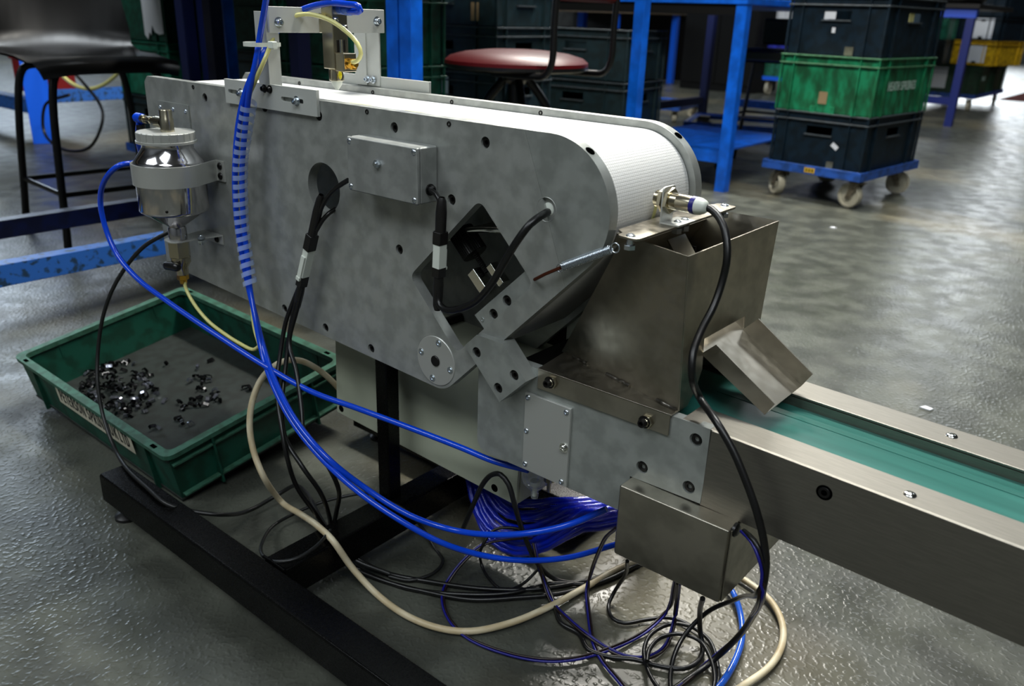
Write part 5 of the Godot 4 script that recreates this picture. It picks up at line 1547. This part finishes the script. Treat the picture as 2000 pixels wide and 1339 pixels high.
	crate("green rear crate on the long dolly", v3(-2.21, 0.150, -10.44), 0.0, 0.60, 0.27, 0.62, M.crate_deep, "", false)
	var yc := crate("yellow crate with a white card on the long dolly", v3(-2.10, 0.420, -10.15), -14.0, 0.60, 0.235, 0.62, M.crate_yellow, "", false)
	sticker(yc, "paper_sheet", v3(0.09, 0.11, 0.2990), v3(0.24, 0.17, 0.001), M.paper)
	sticker(yc, "card_clip", v3(0.11, 0.03, 0.3020), v3(0.04, 0.02, 0.004), M.ink)
	crate("black crate beside the yellow one on the long dolly", v3(-2.42, 0.420, -9.60), 0.0, 0.30, 0.235, 0.40, M.crate_dark, "", false)
	var tc := crate("teal crate with chalk marks above the long dolly's black crate", v3(-2.42, 0.655, -9.60), 0.0, 0.30, 0.24, 0.40, M.crate_teal, "", false)
	lettering(tc, "TC", v3(0.0, 0.13, 0.1880), Vector3.ZERO, 0.12, 0.05, M.chalk)
	var nc := crate("navy crate with a white card standing on the yellow crate", v3(-2.10, 0.655, -10.15), -14.0, 0.60, 0.235, 0.62, M.crate_navy, "", false)
	sticker(nc, "paper_sheet", v3(0.10, 0.115, 0.2990), v3(0.26, 0.19, 0.001), M.paper)
	for q in [[0.12, 0.03], [0.12, 0.19]]:
		sticker(nc, "card_clip", v3(q[0], q[1], 0.3020), v3(0.04, 0.02, 0.004), M.ink)
	crate("navy crate at the very top right above the white card crate", v3(-2.10, 0.890, -10.15), -14.0, 0.60, 0.235, 0.62, M.crate_navy, "", false)


# ---------------------------------------------------------------- benches
func legs(t: Node3D, ps: Array, h: float, w: float, m: Material) -> void:
	for p in ps:
		part(t, "leg", MB.new().bb(v3(p[0] - w * 0.5, 0.012, p[1] + w * 0.5 - 0.005), v3(p[0] + w * 0.5, h, p[1] + w * 0.5), 0.001).bb(v3(p[0] + w * 0.5 - 0.005, 0.012, p[1] - w * 0.5), v3(p[0] + w * 0.5, h, p[1] + w * 0.5 - 0.005), 0.001).bb(v3(p[0] - w * 0.5, 0.0, p[1] - w * 0.5), v3(p[0] + w * 0.5, 0.012, p[1] + w * 0.5)), m)


func bar(t: Node3D, called: String, a: Vector3, b: Vector3, m: Material) -> void:
	part(t, called, MB.new().bb(a, b, 0.0015), m)


func benches() -> void:
	# near left: only its lower rails reach into the picture
	var t := thing("workbench", "blue steel bench whose two low rails cross in front of the black stool", "bench", v3(-2.37, 0, -0.9))
	legs(t, [[-2.61, -0.10], [-2.16, -0.10], [-2.61, -1.62], [-2.16, -1.62]], 0.84, 0.045, M.navy_paint)
	bar(t, "low_rail", v3(-2.635, 0.130, -1.60), v3(-2.590, 0.182, -0.12), M.navy_rail)
	bar(t, "low_rail", v3(-2.185, 0.128, -1.60), v3(-2.140, 0.182, -0.12), M.blue_worn)
	bar(t, "top_rail", v3(-2.635, 0.79, -1.64), v3(-2.140, 0.84, -1.60), M.navy_paint)
	bar(t, "bench_top", v3(-2.72, 0.84, -1.70), v3(-2.05, 0.875, -0.02), M.wood)
	# double bench with the broad blue posts behind the gantry
	t = thing("workbench", "blue steel bench with broad twin posts right behind the gantry", "bench", v3(-2.0, 0, -1.9))
	legs(t, [[-1.578, -1.474], [-2.66, -1.70], [-1.60, -2.62], [-2.66, -2.42]], 1.25, 0.040, M.blue_paint)
	part(t, "leg", MB.new().bb(v3(-1.553, 0.0, -1.494), v3(-1.513, 1.25, -1.454), 0.0015), M.blue_paint)
	bar(t, "bench_top", v3(-2.72, 1.25, -2.45), v3(-1.50, 1.285, -1.44), M.wood)
	bar(t, "low_rail", v3(-2.60, 0.12, -1.49), v3(-1.60, 0.17, -1.45), M.blue_paint)
	# bench beyond the stool with the navy post
	t = thing("workbench", "navy steel bench standing in deep shade left of the gantry", "bench", v3(-3.2, 0, -2.2))
	legs(t, [[-3.085, -1.80], [-3.03, -1.855], [-2.76, -2.62], [-3.66, -2.62]], 0.90, 0.050, M.navy_paint)
	bar(t, "bench_top", v3(-3.80, 0.90, -2.80), v3(-2.74, 0.935, -1.74), M.wood)
	part(t, "back_panel", MB.new().bb(v3(-3.75, 0.05, -2.72), v3(-2.76, 0.90, -2.70)), M.tray_green)
	# middle right bench
	t = thing("workbench", "blue steel bench left of the crate stack with a worn wooden top", "bench", v3(-2.3, 0, -4.7))
	legs(t, [[-1.775, -3.775]], 0.86, 0.052, M.blue_paint)
	legs(t, [[-3.185, -6.25], [-3.00, -3.80], [-1.80, -6.30]], 0.80, 0.055, M.navy_paint)
	bar(t, "bench_top", v3(-3.05, 0.842, -6.35), v3(-1.745, 0.870, -3.74), M.blue_paint)
	bar(t, "apron", v3(-3.02, 0.795, -3.775), v3(-1.80, 0.842, -3.755), M.steel_dark)
	bar(t, "low_rail", v3(-3.205, 0.150, -6.20), v3(-3.160, 0.205, -3.82), M.navy_paint)
	bar(t, "low_shelf", v3(-2.40, 0.180, -4.60), v3(-1.800, 0.192, -3.800), M.blue_paint)
	bar(t, "shelf_lip", v3(-2.40, 0.125, -3.812), v3(-1.800, 0.192, -3.800), M.blue_paint)
	bar(t, "low_rail", v3(-2.90, 0.150, -6.32), v3(-1.80, 0.205, -6.28), M.blue_paint)
	# bench at the right behind the stack
	t = thing("workbench", "blue steel bench with a single post behind the crate stack at right", "bench", v3(-2.3, 0, -8.0))
	legs(t, [[-1.735, -7.86], [-3.0, -7.86], [-3.0, -9.0]], 0.845, 0.060, M.navy_blue)
	bar(t, "top_rail", v3(-3.0, 0.845, -7.90), v3(-1.700, 0.915, -7.83), M.blue_rail)
	bar(t, "low_rail", v3(-2.98, 0.170, -7.88), v3(-1.76, 0.230, -7.85), M.navy_blue)
	bar(t, "bench_top", v3(-3.05, 0.915, -9.1), v3(-1.68, 0.95, -7.80), M.steel_dark)
	var bag := MB.new().lathe([Vector2(0, 0), Vector2(0.17, 0.0), Vector2(0.20, 0.03), Vector2(0.20, 0.10), Vector2(0.16, 0.16), Vector2(0.08, 0.20), Vector2(0, 0.21)], 28, at(v3(-1.88, 0.95, -7.98)))
	solo("black_bag", "black rounded bag lying on the bench behind the crate stack", "bag", bag, M.black_plastic, v3(-1.88, 0.95, -7.98))


# ---------------------------------------------------------------- seats
func seats() -> void:
	# black plastic shell stool
	var t := thing("black_stool", "tall black plastic shell stool on black tube legs at the left", "chair", v3(-3.0, 0, -1.37), 86.0)
	# local: z is the front, x to the right, seat about 0.6 high
	var prof := [Vector2(0.235, -0.045), Vector2(0.232, -0.015), Vector2(0.205, 0.004), Vector2(0.14, 0.004), Vector2(0.02, -0.012), Vector2(-0.10, -0.010), Vector2(-0.165, 0.012), Vector2(-0.205, 0.075), Vector2(-0.225, 0.17), Vector2(-0.245, 0.30), Vector2(-0.255, 0.40)]
	var b := MB.new()
	var grid := []
	for j in prof.size():
		var row := []
		var w: float = [0.215, 0.225, 0.230, 0.230, 0.230, 0.230, 0.228, 0.222, 0.215, 0.205, 0.185][j]
		for i in 13:
			var u := -1.0 + i / 6.0
			var q: Vector2 = prof[j]
			var z := q.x + (0.055 * u * u if j > 6 else (-0.022 * u * u * u * u if j < 3 else 0.0))
			var y := q.y + (0.014 * u * u if j > 3 and j < 7 else 0.0) - (0.016 * pow(u, 4.0) if j < 4 else 0.0)
			row.append(v3(u * w, 0.60 + y, z))
		grid.append(row)
	for side in [0.0, -0.007]:
		var nn := []
		for j in prof.size():
			var row := []
			for i in 13:
				var du: Vector3 = grid[j][mini(i + 1, 12)] - grid[j][maxi(i - 1, 0)]
				var dv: Vector3 = grid[mini(j + 1, prof.size() - 1)][i] - grid[maxi(j - 1, 0)][i]
				var n := du.cross(dv).normalized()
				row.append(n)
			nn.append(row)
		for j in prof.size() - 1:
			for i in 12:
				var q := []
				var m := []
				for k in [[j, i], [j, i + 1], [j + 1, i + 1], [j + 1, i]]:
					var n: Vector3 = nn[k[0]][k[1]]
					if n.y + n.z < 0.0:
						n = -n
					q.append(grid[k[0]][k[1]] + n * side)
					m.append(n if side == 0.0 else -n)
				b.quad(q[0], q[1], q[2], q[3], m[0], m[1], m[2], m[3])
	own(t, "seat_shell", b, M.black_plastic)
	for s in [-1.0, 1.0]:
		own(t, "leg", MB.new().tube(curve(PackedVector3Array([v3(s * 0.06, 0.560, 0.15), v3(s * 0.145, 0.560, 0.155), v3(s * 0.168, 0.535, 0.160), v3(s * 0.225, 0.0, 0.205)]), 0.03), 0.0125, 10), M.black_metal)
		own(t, "leg", MB.new().tube(curve(PackedVector3Array([v3(s * 0.06, 0.560, -0.13), v3(s * 0.145, 0.560, -0.135), v3(s * 0.168, 0.535, -0.140), v3(s * 0.225, 0.0, -0.185)]), 0.03), 0.0125, 10), M.black_metal)
	var fr := []
	for q in [[-1.0, 1.0], [1.0, 1.0], [1.0, -1.0], [-1.0, -1.0]]:
		fr.append(v3(q[0] * 0.206, 0.18, 0.19 if q[1] > 0 else -0.17))
	for i in 4:
		own(t, "footrest_bar", MB.new().tube(PackedVector3Array([fr[i], fr[(i + 1) % 4]]), 0.009, 8), M.black_metal)
	# red swivel chair
	t = thing("red_chair", "red vinyl draughtsman chair with bare black tube back frame behind the nose plate", "chair", v3(-1.80, 0, -2.20))
	b = MB.new()
	b.lathe([Vector2(0, 0.667), Vector2(0.10, 0.665), Vector2(0.17, 0.657), Vector2(0.215, 0.645), Vector2(0.232, 0.632), Vector2(0.233, 0.622)], 48)
	own(t, "seat_pad", b, M.red_seat)
	own(t, "seat_pan", MB.new().lathe([Vector2(0.233, 0.622), Vector2(0.234, 0.612), Vector2(0.22, 0.606), Vector2(0, 0.606)], 48), M.black_plastic)
	own(t, "column", MB.new().lathe([Vector2(0.055, 0.606), Vector2(0.050, 0.575), Vector2(0.028, 0.560), Vector2(0.028, 0.25), Vector2(0, 0.25)], 20), M.black_metal)
	for a in [38.0, 128.0, 218.0, 308.0]:
		var d := v3(cos(deg_to_rad(a)), 0, sin(deg_to_rad(a)))
		own(t, "leg", MB.new().tube(curve(PackedVector3Array([v3(0, 0.575, 0) + d * 0.04, v3(0, 0.50, 0) + d * 0.10, v3(0, 0.30, 0) + d * 0.19, v3(0, 0.0, 0) + d * 0.30]), 0.04), 0.014, 10), M.black_metal)
	var ring := PackedVector3Array()
	for i in 40:
		ring.append(v3(cos(TAU * i / 40) * 0.215, 0.24, sin(TAU * i / 40) * 0.215))
	own(t, "foot_ring", MB.new().tube(ring, 0.009, 8, true), M.black_metal)
	for z in [0.140, -0.175]:
		own(t, "back_upright", MB.new().tube(curve(PackedVector3Array([v3(0.02, 0.600, z), v3(0.16, 0.600, z), v3(0.225, 0.606, z), v3(0.248, 0.640, z), v3(0.252, 0.76, z), v3(0.262, 0.95, z)]), 0.02), 0.0105, 10), M.black_metal)
	own(t, "back_pad", MB.new().box(v3(0.250, 0.895, -0.0175), v3(0.035, 0.165, 0.30), 0.012), M.red_seat)
	# black stool beside the crate stack
	t = thing("black_stool", "slim black stool standing between the blue bench and the crate stack", "chair", v3(-1.96, 0, -4.62), 10.0)
	own(t, "seat_pad", MB.new().box(v3(0, 0.60, 0), v3(0.34, 0.07, 0.32), 0.02), M.black_plastic)
	own(t, "back_pad", MB.new().box(v3(0.02, 0.72, -0.17), v3(0.28, 0.14, 0.04), 0.012), M.black_plastic)
	for s in [[-1, -1], [1, -1], [1, 1], [-1, 1]]:
		own(t, "leg", MB.new().tube(PackedVector3Array([v3(s[0] * 0.13, 0.57, s[1] * 0.12), v3(s[0] * 0.20, 0.0, s[1] * 0.19)]), 0.011, 8), M.black_metal)
	for y in [0.16, 0.28]:
		var k: float = lerpf(0.20, 0.13, y / 0.57)
		for q in [[-1, -1, 1, -1], [1, -1, 1, 1], [1, 1, -1, 1], [-1, 1, -1, -1]]:
			own(t, "footrest_bar", MB.new().tube(PackedVector3Array([v3(q[0] * k, y, q[1] * k), v3(q[2] * k, y, q[3] * k)]), 0.008, 6), M.black_metal)


# ---------------------------------------------------------------- small things further off
func far_things() -> void:
	# far bench on bright blue legs
	var t := thing("workbench", "far bench on bright blue legs with red bins beneath", "bench", v3(-6.0, 0, -9.3))
	legs(t, [[-5.47, -8.95], [-6.62, -9.40]], 0.80, 0.09, M.blue_bright)
	legs(t, [[-5.46, -9.75], [-5.78, -8.90]], 0.80, 0.07, M.blue_bright)
	bar(t, "bench_top", v3(-7.2, 0.80, -10.0), v3(-5.40, 0.84, -8.85), M.wood)
	bar(t, "low_rail", v3(-6.7, 0.22, -9.00), v3(-5.42, 0.30, -8.94), M.blue_bright)
	bar(t, "back_panel", v3(-7.2, 0.02, -10.05), v3(-5.40, 0.80, -10.0), M.steel_dark)
	for q in [[-6.06, -9.06, "red bin on the floor under the far bench, left one"], [-5.74, -9.06, "red bin on the floor under the far bench, right one"]]:
		var c := thing("red_bin", q[2], "bin", v3(q[0], 0, q[1]))
		own(c, "shell", MB.new().bb(v3(-0.11, 0, -0.12), v3(0.11, 0.155, -0.115)).bb(v3(-0.11, 0, 0.115), v3(0.11, 0.155, 0.12)).bb(v3(-0.11, 0, -0.12), v3(-0.105, 0.155, 0.12)).bb(v3(0.105, 0, -0.12), v3(0.11, 0.155, 0.12)).bb(v3(-0.11, 0, -0.12), v3(0.11, 0.006, 0.12)), M.red_bin)
		own(c, "rim", MB.new().box(v3(0, 0.157, 0.122), v3(0.232, 0.014, 0.012), 0.002).box(v3(0, 0.157, -0.122), v3(0.232, 0.014, 0.012), 0.002).box(v3(0.112, 0.157, 0), v3(0.012, 0.014, 0.24), 0.002).box(v3(-0.112, 0.157, 0), v3(0.012, 0.014, 0.24), 0.002), M.red_bin)
	var rc := crate("red crate stored on the far bench rail", v3(-6.35, 0.30, -9.40), 0.0, 0.50, 0.22, 0.36, M.red_bin, "", false)
	rc.position.y = 0.30
	# dollies parked under the benches
	dolly("empty light blue dolly frame parked in the middle distance", v3(-3.72, 0, -6.25), 12.0, 0.80, 0.62, 0.125, [20.0, 50.0, 100.0, 80.0], M.blue_paint_light)
	dolly("blue dolly parked under the bench left of the crate stack", v3(-2.42, 0, -5.35), 20.0, 0.70, 0.60, 0.150, [40.0, 10.0, 90.0, 60.0], M.blue_paint)
	# tall dark cabinets and crates that close the view
	var k := thing("tool_cabinet", "tall black cabinet in the background beyond the blue bench", "cabinet", v3(-4.60, 0, -9.60))
	own(k, "body", MB.new().bb(v3(-0.45, 0, -0.35), v3(0.45, 1.6, 0.35), 0.005), M.black_metal)
	for s in [-1.0, 1.0]:
		own(k, "door", MB.new().bb(v3(s * 0.005, 0.08, 0.35), v3(s * 0.44, 1.56, 0.37), 0.004), M.black_metal)
	var far := [[-3.55, -9.90, M.crate_teal, M.crate_blue, "background"], [-2.85, -10.4, M.crate_teal, M.crate_teal, "rear"]]
	dolly("far blue dolly under the blue and green crates", v3(-3.65, 0, -9.60), 0.0, 0.80, 0.62, 0.19, [0.0, 0.0, 0.0, 0.0], M.blue_bright)
	crate("far green crate under the royal blue crates", v3(-3.65, 0.19, -9.60), 0.0, 0.78, 0.24, 0.60, M.crate_teal, "", false)
	var bc := crate("royal blue crate with a white sheet above the far green crate", v3(-3.65, 0.43, -9.60), 0.0, 0.78, 0.26, 0.60, M.crate_blue, "", false)
	sticker(bc, "paper_sheet", v3(0.22, 0.06, 0.2900), v3(0.05, 0.09, 0.001), M.paper)
	var wc := crate("pale box standing on the royal blue crate", v3(-3.65, 0.69, -9.60), 0.0, 0.70, 0.24, 0.55, M.paper, "", false)
	wc.set_meta("category", "box")
	crate("teal crate half hidden by the slim black stool", v3(-2.85, 0.52, -9.20), 0.0, 0.50, 0.24, 0.45, M.crate_teal, "", false)
	crate("slate crate above the teal one beyond the slim stool", v3(-2.85, 0.76, -9.20), 0.0, 0.50, 0.24, 0.45, M.crate_navy, "", false)
	var sh := thing("steel_rack", "grey steel rack carrying crates beyond the slim stool", "rack", v3(-2.85, 0, -9.20))
	for s in [[-1, -1], [1, -1], [1, 1], [-1, 1]]:
		own(sh, "upright", MB.new().bb(v3(s[0] * 0.27 - 0.02, 0, s[1] * 0.24 - 0.02), v3(s[0] * 0.27 + 0.02, 1.05, s[1] * 0.24 + 0.02), 0.002), M.castor)
	own(sh, "shelf", MB.new().bb(v3(-0.29, 0.49, -0.26), v3(0.29, 0.52, 0.26), 0.002), M.castor)
	# far left: leg frame, red boxes and a loose hose beyond the stool
	t = thing("workbench", "far left bench on splayed bright blue legs beyond the stool", "bench", v3(-5.6, 0, -2.3))
	var b := MB.new()
	b.prism(rect(-0.060, 0.0, 0.060, 0.86), -0.02, 0.02, 0.003, at(v3(-5.10, 0, -2.03), v3(0, 62, 0)))
	part(t, "leg", b, M.blue_bright)
	legs(t, [[-5.75, -3.4], [-7.2, -2.2]], 0.86, 0.08, M.blue_bright)
	bar(t, "bench_top", v3(-7.4, 0.86, -3.6), v3(-5.05, 0.90, -1.9), M.wood)
	bar(t, "low_rail", v3(-5.23, 0.21, -3.70), v3(-5.17, 0.28, -2.12), M.blue_worn)
	bar(t, "low_rail", v3(-5.23, 0.40, -3.70), v3(-5.17, 0.47, -2.12), M.blue_worn)
	bar(t, "low_rail", v3(-7.1, 0.14, -2.14), v3(-5.2, 0.22, -2.06), M.blue_worn)
	for q in [[-5.75, 0.22, "red box on the low rail of the far left bench"], [-5.42, 0.47, "dark red box beside the splayed blue leg at far left"]]:
		var c := thing("red_bin", q[2], "bin", v3(q[0], q[1] + 0.0, -2.35))
		own(c, "shell", MB.new().bb(v3(-0.16, 0, -0.12), v3(0.16, 0.20, 0.12), 0.01), M.red_bin)
		own(c, "rim", MB.new().bb(v3(-0.17, 0.19, -0.13), v3(0.17, 0.21, 0.13), 0.004), M.red_bin)
	cable("oil_tube", "loose pale yellow tube sagging beyond the black stool", "tube", [[-5040, 560, -2070], [-4900, 430, -2060], [-4740, 345, -2080], [-4600, 335, -2110], [-4440, 400, -2150], [-4300, 520, -2190], [-4260, 640, -2230]], 0.010, M.yellow_tube)
	cable("black_lead", "loose thin black cable loop hanging beyond the black stool", "cable", [[-4800, 460, -2060], [-4650, 360, -2090], [-4420, 220, -2060], [-4460, 70, -2000], [-4700, 20, -1960], [-4920, 90, -1960], [-4900, 230, -1980], [-4700, 300, -2030]], 0.008, M.black_rubber)
	# dark red cast pedestal behind the machine's tail
	t = thing("red_pedestal", "dark red cast pedestal standing behind the tail of the feeder", "pedestal", v3(-2.10, 0, -1.42))
	own(t, "column", MB.new().prism(PackedVector2Array([Vector2(-0.10, 0.05), Vector2(0.20, 0.05), Vector2(0.20, 0.46), Vector2(0.0, 0.46), Vector2(-0.17, 0.24), Vector2(-0.10, 0.12)]), -0.10, 0.10, 0.006), M.red_brown)
	own(t, "foot", MB.new().bb(v3(-0.12, 0, -0.14), v3(0.24, 0.05, 0.14), 0.006), M.red_brown)
	# pale boards leaning under the twin post bench
	for q in [[-2.86, 0.0, "pale cardboard sheet leaning behind the gantry's right post"]]:
		var c := solo("cardboard_sheet", q[2], "board", MB.new().box(v3(-2.93, 0.40, -2.52), v3(0.36, 0.80, 0.012), 0.002), M.paper, v3(-2.93, 0, -2.52))
		c.set_meta("category", "board")
	# crumbs of paper on the floor
	for q in [[-0.331, -1.860, "white paper scrap on the floor at the right edge"], [-1.10, -3.42, "yellowish crumb on the floor right of the dolly"]]:
		solo("paper_scrap", q[2], "scrap", MB.new().prism(PackedVector2Array([Vector2(-0.012, -0.006), Vector2(0.010, -0.008), Vector2(0.014, 0.004), Vector2(-0.004, 0.009)]), 0.0, 0.003, 0.0005, Transform3D(LAY, v3(q[0], 0, q[1]))), M.paper, v3(q[0], 0, q[1]))
